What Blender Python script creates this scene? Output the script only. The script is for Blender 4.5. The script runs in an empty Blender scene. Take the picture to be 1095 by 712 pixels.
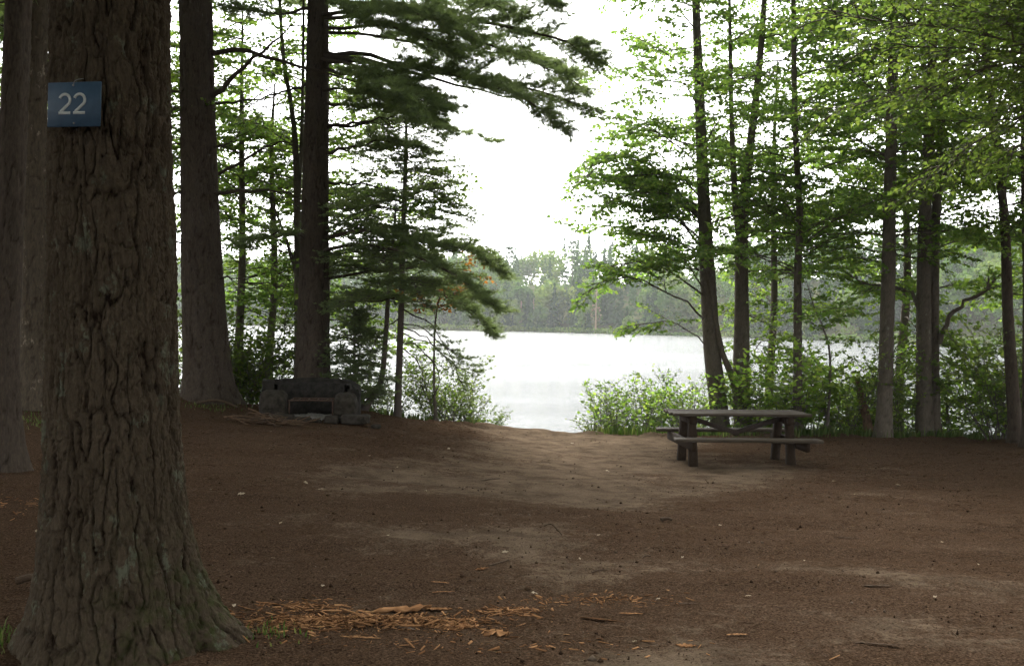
import bpy, math, random
import numpy as np
from mathutils import Matrix, Vector

R = math.radians
scene = bpy.context.scene
col = scene.collection

# ------------------------------------------------------------------ camera
CAM_H = 1.70
FPX = 1034.0                       # focal length in photo pixels (photo 1095 x 712)
cam_d = bpy.data.cameras.new("camera")
cam_d.sensor_width = 36.0
cam_d.lens = 36.0 * FPX / 1095.0
cam_d.clip_start = 0.05
cam_d.clip_end = 3000
cam = bpy.data.objects.new("camera", cam_d)
col.objects.link(cam)
CAM_R = Matrix.Rotation(R(90 - 0.776), 3, 'X') @ Matrix.Rotation(R(0.9), 3, 'Z')
cam.matrix_world = Matrix.Translation((0, 0, CAM_H)) @ CAM_R.to_4x4()
scene.camera = cam
CR = np.array(CAM_R)

# ------------------------------------------------------------------ sky, sun, exposure
SUN_EL, SUN_AZ = 46.0, -10.0       # azimuth from +Y towards +X
w = bpy.data.worlds.new("World")
scene.world = w
w.use_nodes = True
nt = w.node_tree
nt.nodes.clear()
sky = nt.nodes.new('ShaderNodeTexSky')
sky.sky_type = 'NISHITA'
sky.sun_disc = False
sky.sun_elevation = R(SUN_EL)
sky.sun_rotation = R(SUN_AZ)
sky.air_density = 1.0
sky.dust_density = 2.0
sky.ozone_density = 1.0
hs = nt.nodes.new('ShaderNodeHueSaturation')
hs.inputs['Saturation'].default_value = 0.05      # overcast: a nearly white sky
bg = nt.nodes.new('ShaderNodeBackground')
bg.inputs['Strength'].default_value = 0.15
wo = nt.nodes.new('ShaderNodeOutputWorld')
nt.links.new(sky.outputs[0], hs.inputs['Color'])
nt.links.new(hs.outputs[0], bg.inputs[0])
nt.links.new(bg.outputs[0], wo.inputs[0])

sun_d = bpy.data.lights.new("sun", 'SUN')
sun_d.energy = 1.5
sun_d.angle = R(25)
sun_d.color = (1.0, 0.96, 0.90)
sun = bpy.data.objects.new("sun", sun_d)
col.objects.link(sun)
sdir = Vector((math.sin(R(SUN_AZ)) * math.cos(R(SUN_EL)), math.cos(R(SUN_AZ)) * math.cos(R(SUN_EL)), math.sin(R(SUN_EL))))
sun.rotation_euler = sdir.to_track_quat('Z', 'Y').to_euler()

scene.view_settings.view_transform = 'Standard'
scene.view_settings.look = 'None'
scene.view_settings.exposure = 2.25
scene.view_settings.gamma = 1.0
scene.view_settings.use_curve_mapping = False
scene.render.engine = 'CYCLES'
cy = scene.cycles
cy.max_bounces = 8
cy.diffuse_bounces = 4
cy.glossy_bounces = 3
cy.transmission_bounces = 6
cy.volume_bounces = 1
cy.transparent_max_bounces = 8
cy.use_denoising = True
cy.sample_clamp_indirect = 6.0

HAZE_DENSITY = 0.0003

# ================================================================== helpers
def at(px, py, Y):
    """photo pixel seen at distance Y (metres along +Y) -> world point"""
    d = CR @ np.array([(px - 547.5) / FPX, -(py - 356.0) / FPX, -1.0])
    t = Y / d[1]
    return np.array([d[0] * t, Y, CAM_H + d[2] * t])


def hash2(ix, iy, seed=0):
    ix = ix.astype(np.int64)
    iy = iy.astype(np.int64)
    h = (ix * 374761393 + iy * 668265263 + seed * 2147483647 + 1013904223) & 0xFFFFFFFF
    h = ((h ^ (h >> 13)) * 1274126177) & 0xFFFFFFFF
    h = ((h ^ (h >> 16)) * 2246822519) & 0xFFFFFFFF
    h = h ^ (h >> 15)
    return (h & 0xFFFFFF) / float(0x1000000)


def vnoise(x, y, seed=0):
    x = np.asarray(x, float)
    y = np.asarray(y, float)
    ix = np.floor(x)
    iy = np.floor(y)
    fx = x - ix
    fy = y - iy
    fx = fx * fx * (3 - 2 * fx)
    fy = fy * fy * (3 - 2 * fy)
    a = hash2(ix, iy, seed)
    b = hash2(ix + 1, iy, seed)
    c = hash2(ix, iy + 1, seed)
    d = hash2(ix + 1, iy + 1, seed)
    return (a * (1 - fx) + b * fx) * (1 - fy) + (c * (1 - fx) + d * fx) * fy


def fbm(x, y, octv=4, seed=0):
    s = 0
    a = 0.5
    for k in range(octv):
        s = s + a * (vnoise(x, y, seed + k * 17) - 0.5) * 2
        x = x * 2.03 + 11.3
        y = y * 2.03 + 5.7
        a *= 0.5
    return s


def pnoise(u, v, per, seed):
    """value noise, periodic in u with period per (an integer)"""
    iu, iv = np.floor(u), np.floor(v)
    fu, fv = u - iu, v - iv
    fu = fu * fu * (3 - 2 * fu)
    fv = fv * fv * (3 - 2 * fv)
    a0, a1 = np.mod(iu, per), np.mod(iu + 1, per)
    return (hash2(a0, iv, seed) * (1 - fu) + hash2(a1, iv, seed) * fu) * (1 - fv) + (hash2(a0, iv + 1, seed) * (1 - fu) + hash2(a1, iv + 1, seed) * fu) * fv


def pfbm(th, z, per, fz, octv, seed):
    u = th / (2 * np.pi) * per
    s, a = 0, 0.5
    for k in range(octv):
        m = 2 ** k
        s = s + a * (pnoise(u * m, z * fz * m + 31.7 * k, per * m, seed + 13 * k) - 0.5) * 2
        a *= 0.5
    return s * 1.4


def sstep(a, b, x):
    t = np.clip((np.asarray(x, float) - a) / (b - a), 0, 1)
    return t * t * (3 - 2 * t)


def norm(v):
    v = np.asarray(v, float)
    return v / (np.linalg.norm(v, axis=-1, keepdims=True) + 1e-12)


class Acc:
    """collects vertices, triangles and quads plus one float per vertex, builds ONE mesh object"""
    def __init__(self):
        self.v = []
        self.t = []
        self.q = []
        self.a = []
        self.n = 0

    def add(self, v, tris=None, quads=None, attr=None):
        v = np.asarray(v, float).reshape(-1, 3)
        self.v.append(v)
        self.a.append(np.zeros(len(v)) if attr is None else np.broadcast_to(attr, (len(v),)))
        if tris is not None and len(tris):
            self.t.append(np.asarray(tris, np.int64) + self.n)
        if quads is not None and len(quads):
            self.q.append(np.asarray(quads, np.int64) + self.n)
        self.n += len(v)

    def box(self, c, s, M=None, attr=0.0, bevel=0.0, taper=1.0):
        """box centre c, full sizes s, chamfered long edges via an octagonal-ish section"""
        hx, hy, hz = np.array(s) / 2
        b = min(bevel, hx * .9, hy * .9, hz * .9)
        if b <= 0:
            pts = np.array([(x, y, z) for z in (-hz, hz) for x, y in ((-hx, -hy), (hx, -hy), (hx, hy), (-hx, hy))])
            q = [(3, 2, 1, 0), (4, 5, 6, 7), (0, 1, 5, 4), (1, 2, 6, 5), (2, 3, 7, 6), (3, 0, 4, 7)]
            if M is not None:
                pts = pts @ np.array(M).T
            self.add(pts + np.array(c), quads=q, attr=attr)
            return
        def ring(z, i):
            X, Y = hx - i, hy - i
            return [(-X + b, -Y, z), (X - b, -Y, z), (X, -Y + b, z), (X, Y - b, z), (X - b, Y, z), (-X + b, Y, z), (-X, Y - b, z), (-X, -Y + b, z)]
        rings = [ring(-hz, b), ring(-hz + b, 0), ring(hz - b, 0), ring(hz, b)]
        # inner rings keep same vertex layout
        pts = np.array([p for r in rings for p in r], float)
        q = []
        for k in range(3):
            for i in range(8):
                j = (i + 1) % 8
                q.append((k * 8 + i, k * 8 + j, k * 8 + 8 + j, k * 8 + 8 + i))
        q += [(7, 2, 1, 0), (7, 6, 3, 2), (6, 5, 4, 3)]
        o = 24
        q += [(o + 0, o + 1, o + 2, o + 7), (o + 2, o + 3, o + 6, o + 7), (o + 3, o + 4, o + 5, o + 6)]
        if M is not None:
            pts = pts @ np.array(M).T
        self.add(pts + np.array(c), quads=q, attr=attr)

    def mesh(self, name, off=(0, 0, 0), smooth=False):
        me = bpy.data.meshes.new(name)
        v = np.concatenate(self.v) - np.array(off)
        t = np.concatenate(self.t) if self.t else np.zeros((0, 3), np.int64)
        q = np.concatenate(self.q) if self.q else np.zeros((0, 4), np.int64)
        me.vertices.add(len(v))
        me.vertices.foreach_set('co', v.astype(np.float32).ravel())
        nl = len(t) * 3 + len(q) * 4
        me.loops.add(nl)
        me.loops.foreach_set('vertex_index', np.concatenate([t.ravel(), q.ravel()]).astype(np.int32))
        me.polygons.add(len(t) + len(q))
        st = np.concatenate([np.arange(len(t)) * 3, len(t) * 3 + np.arange(len(q)) * 4]).astype(np.int32)
        me.polygons.foreach_set('loop_start', st)
        if smooth:
            me.polygons.foreach_set('use_smooth', np.ones(len(t) + len(q), bool))
        at_ = me.attributes.new('tint', 'FLOAT', 'POINT')
        at_.data.foreach_set('value', np.concatenate(self.a).astype(np.float32))
        me.update(calc_edges=True)
        return me


def obj(name, acc, mat, parent=None, off=(0, 0, 0), smooth=False, me=None):
    me = me or acc.mesh(name, off, smooth)
    if mat is not None and len(me.materials) == 0:
        me.materials.append(mat)
    o = bpy.data.objects.new(name, me)
    col.objects.link(o)
    if parent is not None:
        o.parent = parent
    return o


def tag(o, label=None, cat=None, group=None, kind=None):
    if label:
        o['label'] = label
    if cat:
        o['category'] = cat
    if group:
        o['group'] = group
    if kind:
        o['kind'] = kind
    return o


def thing(name, label, cat, loc=(0, 0, 0), group=None):
    o = bpy.data.objects.new(name, None)
    o.empty_display_size = 0.2
    o.location = [float(c) for c in loc]
    col.objects.link(o)
    return tag(o, label, cat, group)


def copy_thing(root, loc, rz=0.0, sc=1.0, label=None, group=None, sub=None):
    r = root.copy()
    col.objects.link(r)
    r.location = [float(c) for c in loc]
    r.rotation_euler = (0, 0, rz)
    r.scale = (sc, sc, sc) if np.isscalar(sc) else sc
    if label:
        r['label'] = label
    if group:
        r['group'] = group
    for ch in list(root.children):
        c = ch.copy()
        col.objects.link(c)
        c.parent = r
        for g in list(ch.children):
            d = g.copy()
            col.objects.link(d)
            d.parent = c
    return r


class Tubes:
    """many tapered tubes, built in batches"""
    def __init__(self):
        self.items = {}

    def add(self, path, r0, r1, sides=5, radii=None):
        path = np.asarray(path, float)
        rr = np.linspace(r0, r1, len(path)) if radii is None else np.asarray(radii, float)
        self.items.setdefault((len(path), sides), []).append((path, rr))

    def into(self, acc, attr=0.5):
        for (n, s), L in self.items.items():
            P = np.array([p for p, r in L])
            Rr = np.array([r for p, r in L])
            T = np.zeros_like(P)
            T[:, 1:-1] = P[:, 2:] - P[:, :-2]
            T[:, 0] = P[:, 1] - P[:, 0]
            T[:, -1] = P[:, -1] - P[:, -2]
            T = norm(T)
            ref = np.where(np.abs(T[:, :, 2:3]) > 0.9, np.array([1.0, 0, 0]), np.array([0, 0, 1.0]))
            # one reference for each tube, so that rings do not twist
            m = np.abs(T[:, :, 2]).max(1) > 0.92
            ref = np.where(m[:, None, None], np.array([0.13, 0.99, 0]), np.array([0, 0, 1.0]))
            ref = np.broadcast_to(ref, T.shape)
            U = norm(np.cross(ref, T))
            W = np.cross(T, U)
            a = np.arange(s) * 2 * np.pi / s
            V = P[:, :, None, :] + Rr[:, :, None, None] * (U[:, :, None, :] * np.cos(a)[None, None, :, None] + W[:, :, None, :] * np.sin(a)[None, None, :, None])
            k = len(L)
            base = (np.arange(k) * n * s)[:, None, None]
            i = np.arange(n - 1)[None, :, None] * s
            j = np.arange(s)[None, None, :]
            j2 = (j + 1) % s
            q = np.stack([base + i + j, base + i + j2, base + i + s + j2, base + i + s + j], -1).reshape(-1, 4)
            acc.add(V.reshape(-1, 3), quads=q, attr=attr)
        return acc


class Leaves:
    def __init__(self):
        self.c = []
        self.a = []
        self.n = []
        self.s = []

    def add(self, c, a, n, s):
        self.c.append(c)
        self.a.append(a)
        self.n.append(n)
        self.s.append(s)

    def count(self):
        return sum(len(x) for x in self.c)

    def into(self, acc, rng, wid=0.36, tint=(0, 1)):
        if not self.c:
            return acc
        C = np.concatenate(self.c)
        A = norm(np.concatenate(self.a))
        N = np.concatenate(self.n)
        S = np.concatenate(self.s)[:, None]
        N = norm(N - A * (N * A).sum(1, keepdims=True))
        B = np.cross(N, A)
        base = C
        tip = C + A * S - N * S * 0.10
        l = C + A * S * 0.42 + B * S * wid + N * S * 0.10
        r = C + A * S * 0.42 - B * S * wid + N * S * 0.10
        V = np.stack([base, r, tip, l], 1).reshape(-1, 3)
        i = np.arange(len(C))[:, None] * 4
        t = np.concatenate([i + np.array([[0, 1, 2]]), i + np.array([[0, 2, 3]])])
        tv = rng.uniform(tint[0], tint[1], len(C))
        acc.add(V, tris=t, attr=np.repeat(tv, 4))
        return acc


def unit_rand(rng, n):
    return norm(rng.normal(size=(n, 3)))


class Needles:
    def __init__(self):
        self.p = []
        self.d = []

    def add(self, p, d):
        self.p.append(np.asarray(p, float).reshape(-1, 3))
        self.d.append(np.asarray(d, float).reshape(-1, 3))

    def into(self, acc, rng, k=14, L=0.095, wd=0.006, spread=0.75, flat=1.0, tint=(0, 1)):
        if not self.p:
            return acc
        P = np.concatenate(self.p)
        D = norm(np.concatenate(self.d))
        n = len(P)
        P = np.repeat(P, k, 0)
        Dt = np.repeat(D, k, 0)
        rnd = unit_rand(rng, n * k)
        rnd[:, 2] *= flat
        dr = norm(Dt * 0.8 + rnd * spread)
        ln = L * rng.uniform(0.65, 1.15, n * k)[:, None]
        P = P - Dt * (rng.uniform(0, 1, n * k)[:, None] * L * 0.5)
        pr = norm(np.cross(dr, unit_rand(rng, n * k)))
        V = np.stack([P - pr * wd / 2, P + pr * wd / 2, P + dr * ln], 1).reshape(-1, 3)
        t = np.arange(n * k * 3).reshape(-1, 3)
        tv = np.repeat(np.repeat(rng.uniform(tint[0], tint[1], n), k) * 0.8 + 0.2 * rng.uniform(0, 1, n * k), 3)
        acc.add(V, tris=t, attr=tv)
        return acc


def curve(ctrl, n):
    """smooth curve through control points (Catmull-Rom), n samples"""
    P = np.asarray(ctrl, float)
    if len(P) == 2:
        return P[0] + (P[1] - P[0]) * np.linspace(0, 1, n)[:, None]
    P = np.vstack([2 * P[0] - P[1], P, 2 * P[-1] - P[-2]])
    m = len(P) - 3
    u = np.linspace(0, m, n)
    i = np.minimum(u.astype(int), m - 1)
    f = (u - i)[:, None]
    a, b, c, d = P[i], P[i + 1], P[i + 2], P[i + 3]
    return 0.5 * ((2 * b) + (-a + c) * f + (2 * a - 5 * b + 4 * c - d) * f ** 2 + (-a + 3 * b - 3 * c + d) * f ** 3)


# ================================================================== materials
def new_mat(name):
    m = bpy.data.materials.new(name)
    m.use_nodes = True
    m.node_tree.nodes.clear()
    return m, m.node_tree.nodes, m.node_tree.links


def N(nodes, t, **kw):
    n = nodes.new(t)
    for k, v in kw.items():
        if k.startswith('_'):
            setattr(n, k[1:], v)
        else:
            n.inputs[k].default_value = v
    return n


def ramp(nodes, stops):
    r = nodes.new('ShaderNodeValToRGB')
    e = r.color_ramp.elements
    while len(e) > 1:
        e.remove(e[-1])
    e[0].position = stops[0][0]
    e[0].color = (*stops[0][1], 1) if len(stops[0][1]) == 3 else stops[0][1]
    for p, c in stops[1:]:
        x = e.new(p)
        x.color = (*c, 1) if len(c) == 3 else c
    return r


def leaf_mat(name, stops, trans=0.45, tcol=1.6):
    m, n, l = new_mat(name)
    a = N(n, 'ShaderNodeAttribute', _attribute_name='tint')
    r = ramp(n, stops)
    l.new(a.outputs['Fac'], r.inputs[0])
    p = N(n, 'ShaderNodeBsdfPrincipled', Roughness=0.55)
    p.inputs['Specular IOR Level'].default_value = 0.0 if trans < 0.1 or name in ('far_foliage', 'dead_foliage') else 0.12
    l.new(r.outputs[0], p.inputs['Base Color'])
    t = n.new('ShaderNodeBsdfTranslucent')
    mx = n.new('ShaderNodeMix')
    mx.data_type = 'RGBA'
    mx.blend_type = 'MULTIPLY'
    mx.inputs[0].default_value = 1.0
    l.new(r.outputs[0], mx.inputs[6])
    mx.inputs[7].default_value = (tcol, tcol, tcol * 0.55, 1)
    l.new(mx.outputs[2], t.inputs[0])
    s = N(n, 'ShaderNodeMixShader', Fac=trans)
    l.new(p.outputs[0], s.inputs[1])
    l.new(t.outputs[0], s.inputs[2])
    o = n.new('ShaderNodeOutputMaterial')
    l.new(s.outputs[0], o.inputs[0])
    return m


M = {}
M['maple'] = leaf_mat('maple_leaf', [(0, (0.054, 0.098, 0.026)), (0.6, (0.086, 0.145, 0.038)), (1, (0.13, 0.178, 0.046))], 0.6, 2.4)
M['beech'] = leaf_mat('beech_leaf', [(0, (0.04, 0.07, 0.014)), (0.6, (0.065, 0.105, 0.022)), (1, (0.10, 0.135, 0.03))], 0.58, 2.6)
M['shrub'] = leaf_mat('shrub_leaf', [(0, (0.04, 0.068, 0.016)), (0.6, (0.068, 0.105, 0.025)), (1, (0.11, 0.14, 0.036))], 0.55, 2.1)
M['canopy'] = leaf_mat('canopy_leaf', [(0, (0.048, 0.078, 0.02)), (0.6, (0.07, 0.107, 0.028)), (1, (0.10, 0.13, 0.036))], 0.58, 2.3)
M['bright'] = leaf_mat('brightened_shrub_leaf', [(0, (0.06, 0.11, 0.02)), (0.6, (0.10, 0.165, 0.035)), (1, (0.16, 0.20, 0.055))], 0.58, 2.4)  # shrub leaf made lighter to offset canopy shade on the right bank
M['autumn'] = leaf_mat('autumn_leaf', [(0, (0.14, 0.08, 0.02)), (0.5, (0.28, 0.11, 0.03)), (1, (0.36, 0.17, 0.05))], 0.45, 1.4)
M['needle'] = leaf_mat('pine_needle', [(0, (0.075, 0.10, 0.06)), (0.7, (0.10, 0.135, 0.072)), (1, (0.125, 0.16, 0.08))], 0.5, 2.6)
M['hemlock'] = leaf_mat('hemlock_needle', [(0, (0.07, 0.094, 0.056)), (0.7, (0.094, 0.125, 0.066)), (1, (0.12, 0.15, 0.074))], 0.5, 2.6)
M['grass'] = leaf_mat('grass_blade', [(0, (0.04, 0.075, 0.016)), (0.6, (0.07, 0.115, 0.03)), (1, (0.15, 0.16, 0.07))], 0.4, 1.4)
M['far'] = leaf_mat('far_foliage', [(0, (0.022, 0.048, 0.018)), (0.35, (0.042, 0.088, 0.026)), (0.7, (0.09, 0.155, 0.036)), (1, (0.15, 0.195, 0.05))], 0.35, 1.5)
M['deadfar'] = leaf_mat('dead_foliage', [(0, (0.22, 0.15, 0.10)), (1, (0.34, 0.26, 0.18))], 0.1, 1.0)


def bark_mat(name, ridge, furrow, lichen=None, moss=None, scale=14.0, bump=0.5, mossbase=0.0, lich_amt=0.62):
    m, n, l = new_mat(name)
    tc = n.new('ShaderNodeTexCoord')
    mp = N(n, 'ShaderNodeMapping', Scale=(1, 1, 0.22))
    l.new(tc.outputs['Object'], mp.inputs[0])
    n1 = N(n, 'ShaderNodeTexNoise', Scale=scale, Detail=6.0, Roughness=0.65)
    l.new(mp.outputs[0], n1.inputs['Vector'])
    n2 = N(n, 'ShaderNodeTexNoise', Scale=scale * 5.0, Detail=4.0, Roughness=0.7)
    l.new(mp.outputs[0], n2.inputs['Vector'])
    a = N(n, 'ShaderNodeAttribute', _attribute_name='tint')
    # ridge / furrow colour: weathered outer plates, redder young bark in the cracks
    add = N(n, 'ShaderNodeMath', _operation='MULTIPLY_ADD')
    l.new(n1.outputs[0], add.inputs[0])
    add.inputs[1].default_value = 0.9
    add.inputs[2].default_value = -0.45
    sm = N(n, 'ShaderNodeMath', _operation='ADD', _use_clamp=True)
    l.new(add.outputs[0], sm.inputs[0])
    l.new(a.outputs['Fac'], sm.inputs[1])
    c = ramp(n, [(0.1, furrow), (0.55, tuple((np.array(ridge) * 0.75 + np.array(furrow) * 0.25))), (1, ridge)])
    l.new(sm.outputs[0], c.inputs[0])
    colour = c.outputs[0]

    def over(colour, fac_out, rgb):
        mx = n.new('ShaderNodeMix')
        mx.data_type = 'RGBA'
        l.new(fac_out, mx.inputs[0])
        l.new(colour, mx.inputs[6])
        mx.inputs[7].default_value = (*rgb, 1)
        return mx.outputs[2]
    v = ramp(n, [(0.35, (0.72, 0.72, 0.72)), (0.7, (1.25, 1.2, 1.15))])
    l.new(n2.outputs[0], v.inputs[0])
    mm = n.new('ShaderNodeMix')
    mm.data_type = 'RGBA'
    mm.blend_type = 'MULTIPLY'
    mm.inputs[0].default_value = 1
    l.new(colour, mm.inputs[6])
    l.new(v.outputs[0], mm.inputs[7])
    colour = mm.outputs[2]
    if lichen:
        nl = N(n, 'ShaderNodeTexNoise', Scale=7.0, Detail=5.0, Roughness=0.72)
        mp2 = N(n, 'ShaderNodeMapping', Scale=(1, 1, 0.6), Location=(3.1, 1.7, 0.4))
        l.new(tc.outputs['Object'], mp2.inputs[0])
        l.new(mp2.outputs[0], nl.inputs['Vector'])
        rl = ramp(n, [(lich_amt, (0, 0, 0)), (lich_amt + 0.07, (0.75, 0.75, 0.75))])
        l.new(nl.outputs[0], rl.inputs[0])
        mu = N(n, 'ShaderNodeMath', _operation='MULTIPLY')
        l.new(rl.outputs[0], mu.inputs[0])
        l.new(a.outputs['Fac'], mu.inputs[1])
        colour = over(colour, mu.outputs[0], lichen)
    if moss:
        sp = n.new('ShaderNodeSeparateXYZ')
        l.new(tc.outputs['Object'], sp.inputs[0])
        mr = N(n, 'ShaderNodeMapRange')
        mr.inputs['From Min'].default_value = mossbase
        mr.inputs['From Max'].default_value = 0.1
        l.new(sp.outputs[2], mr.inputs['Value'])
        nm = N(n, 'ShaderNodeTexNoise', Scale=9.0, Detail=7.0, Roughness=0.75)
        l.new(tc.outputs['Object'], nm.inputs['Vector'])
        rm = ramp(n, [(0.47, (0, 0, 0)), (0.62, (0.7, 0.7, 0.7))])
        l.new(nm.outputs[0], rm.inputs[0])
        mrx = N(n, 'ShaderNodeMapRange')
        mrx.inputs['From Min'].default_value = -0.15
        mrx.inputs['From Max'].default_value = 0.35
        l.new(sp.outputs[0], mrx.inputs['Value'])
        m1 = N(n, 'ShaderNodeMath', _operation='MULTIPLY')
        l.new(rm.outputs[0], m1.inputs[0])
        l.new(mr.outputs[0], m1.inputs[1])
        m2 = N(n, 'ShaderNodeMath', _operation='MULTIPLY')
        l.new(m1.outputs[0], m2.inputs[0])
        l.new(mrx.outputs[0], m2.inputs[1])
        colour = over(colour, m2.outputs[0], moss)
    p = N(n, 'ShaderNodeBsdfPrincipled', Roughness=0.9)
    p.inputs['Specular IOR Level'].default_value = 0.04
    l.new(colour, p.inputs['Base Color'])
    b = N(n, 'ShaderNodeBump', Strength=bump, Distance=0.02)
    hsum = N(n, 'ShaderNodeMath', _operation='MULTIPLY_ADD')
    l.new(n2.outputs[0], hsum.inputs[0])
    hsum.inputs[1].default_value = 0.35
    l.new(n1.outputs[0], hsum.inputs[2])
    l.new(hsum.outputs[0], b.inputs['Height'])
    l.new(b.outputs[0], p.inputs['Normal'])
    o = n.new('ShaderNodeOutputMaterial')
    l.new(p.outputs[0], o.inputs[0])
    return m


M['bark_big'] = bark_mat('old_pine_bark', (0.070, 0.055, 0.038), (0.018, 0.012, 0.008), (0.115, 0.128, 0.092), (0.034, 0.048, 0.012), 16, 1.0, 0.95, 0.585)
M['bark_pine'] = bark_mat('pine_bark', (0.074, 0.06, 0.048), (0.028, 0.021, 0.016), (0.2, 0.21, 0.17), None, 12, 0.6, 0, 0.68)
M['bark_maple'] = bark_mat('maple_bark', (0.12, 0.103, 0.084), (0.055, 0.047, 0.038), (0.24, 0.25, 0.2), None, 14, 0.5, 0, 0.62)
M['bark_thin'] = bark_mat('sapling_bark', (0.13, 0.11, 0.10), (0.065, 0.056, 0.052), None, None, 18, 0.3)
M['bark_birch'] = bark_mat('birch_bark', (0.095, 0.078, 0.058), (0.04, 0.03, 0.022), (0.32, 0.27, 0.21), None, 8, 0.5, 0, 0.6)
M['snag'] = bark_mat('weathered_wood', (0.15, 0.10, 0.066), (0.06, 0.039, 0.026), None, None, 14, 0.6)


def simple_mat(name, c1, c2, scale=20, rough=0.85, bump=0.3, stretch=(1, 1, 1), detail=6.0, spec=0.08):
    m, n, l = new_mat(name)
    tc = n.new('ShaderNodeTexCoord')
    mp = N(n, 'ShaderNodeMapping', Scale=stretch)
    l.new(tc.outputs['Object'], mp.inputs[0])
    n1 = N(n, 'ShaderNodeTexNoise', Scale=scale, Detail=detail, Roughness=0.65)
    l.new(mp.outputs[0], n1.inputs['Vector'])
    r = ramp(n, [(0.3, c1), (0.7, c2)])
    l.new(n1.outputs[0], r.inputs[0])
    p = N(n, 'ShaderNodeBsdfPrincipled', Roughness=rough)
    p.inputs['Specular IOR Level'].default_value = spec
    l.new(r.outputs[0], p.inputs['Base Color'])
    b = N(n, 'ShaderNodeBump', Strength=bump, Distance=0.01)
    l.new(n1.outputs[0], b.inputs['Height'])
    l.new(b.outputs[0], p.inputs['Normal'])
    o = n.new('ShaderNodeOutputMaterial')
    l.new(p.outputs[0], o.inputs[0])
    return m


M['plank'] = simple_mat('weathered_plank', (0.022, 0.017, 0.012), (0.088, 0.070, 0.051), 9, 0.7, 0.5, (0.6, 12, 12))
M['post'] = simple_mat('weathered_post', (0.018, 0.012, 0.008), (0.046, 0.031, 0.021), 9, 0.85, 0.5, (10, 10, 1))
M['brace'] = simple_mat('weathered_brace', (0.035, 0.027, 0.023), (0.07, 0.055, 0.046), 9, 0.85, 0.5, (10, 10, 4))
M['stone'] = simple_mat('old_concrete', (0.013, 0.011, 0.0088), (0.056, 0.048, 0.038), 11, 0.95, 0.7, (1, 1, 1), 8.0)
M['slab'] = simple_mat('hearth_stone', (0.016, 0.0135, 0.011), (0.058, 0.05, 0.041), 13, 0.95, 0.7, (1, 1, 1), 8.0)
M['soot'] = simple_mat('sooty_brick', (0.012, 0.011, 0.010), (0.04, 0.036, 0.032), 12, 0.95, 0.6)
M['sootstone'] = simple_mat('sooty_stone', (0.009, 0.008, 0.007), (0.04, 0.036, 0.031), 6, 0.95, 0.7, (1, 1, 1), 8.0)
M['iron'] = simple_mat('rusty_iron', (0.04, 0.028, 0.022), (0.10, 0.06, 0.045), 30, 0.7, 0.3)
M['ash'] = simple_mat('ash', (0.09, 0.085, 0.08), (0.25, 0.24, 0.22), 25, 1.0, 0.8)
M['sign'] = simple_mat('blue_paint', (0.014, 0.042, 0.08), (0.024, 0.06, 0.105), 18, 0.55, 0.1, (1, 1, 1), 8, 0.4)
M['digit'] = simple_mat('pale_paint', (0.34, 0.36, 0.36), (0.46, 0.47, 0.45), 40, 0.6, 0.1)
M['nail'] = simple_mat('nail_steel', (0.12, 0.12, 0.12), (0.3, 0.3, 0.3), 40, 0.4, 0.1)
M['twig'] = simple_mat('dry_twig', (0.04, 0.027, 0.018), (0.11, 0.077, 0.052), 25, 0.9, 0.5, (1, 6, 6))
M['chip'] = leaf_mat('rotten_wood', [(0, (0.055, 0.031, 0.018)), (0.5, (0.15, 0.076, 0.036)), (1, (0.37, 0.205, 0.10))], 0.02, 1.0)
M['debris'] = leaf_mat('bark_bits', [(0, (0.02, 0.013, 0.009)), (0.6, (0.07, 0.045, 0.028)), (1, (0.22, 0.18, 0.14))], 0.02, 1.0)
M['litter'] = leaf_mat('needle_litter', [(0, (0.026, 0.015, 0.009)), (0.6, (0.085, 0.050, 0.029)), (0.95, (0.15, 0.092, 0.055)), (1, (0.28, 0.20, 0.12))], 0.02, 1.0)
M['deadleaf'] = leaf_mat('dead_leaf', [(0, (0.20, 0.15, 0.09)), (1, (0.42, 0.35, 0.25))], 0.15, 1.0)
M['orangeleaf'] = leaf_mat('orange_leaf', [(0, (0.4, 0.13, 0.03)), (1, (0.5, 0.2, 0.06))], 0.15, 1.0)


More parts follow.
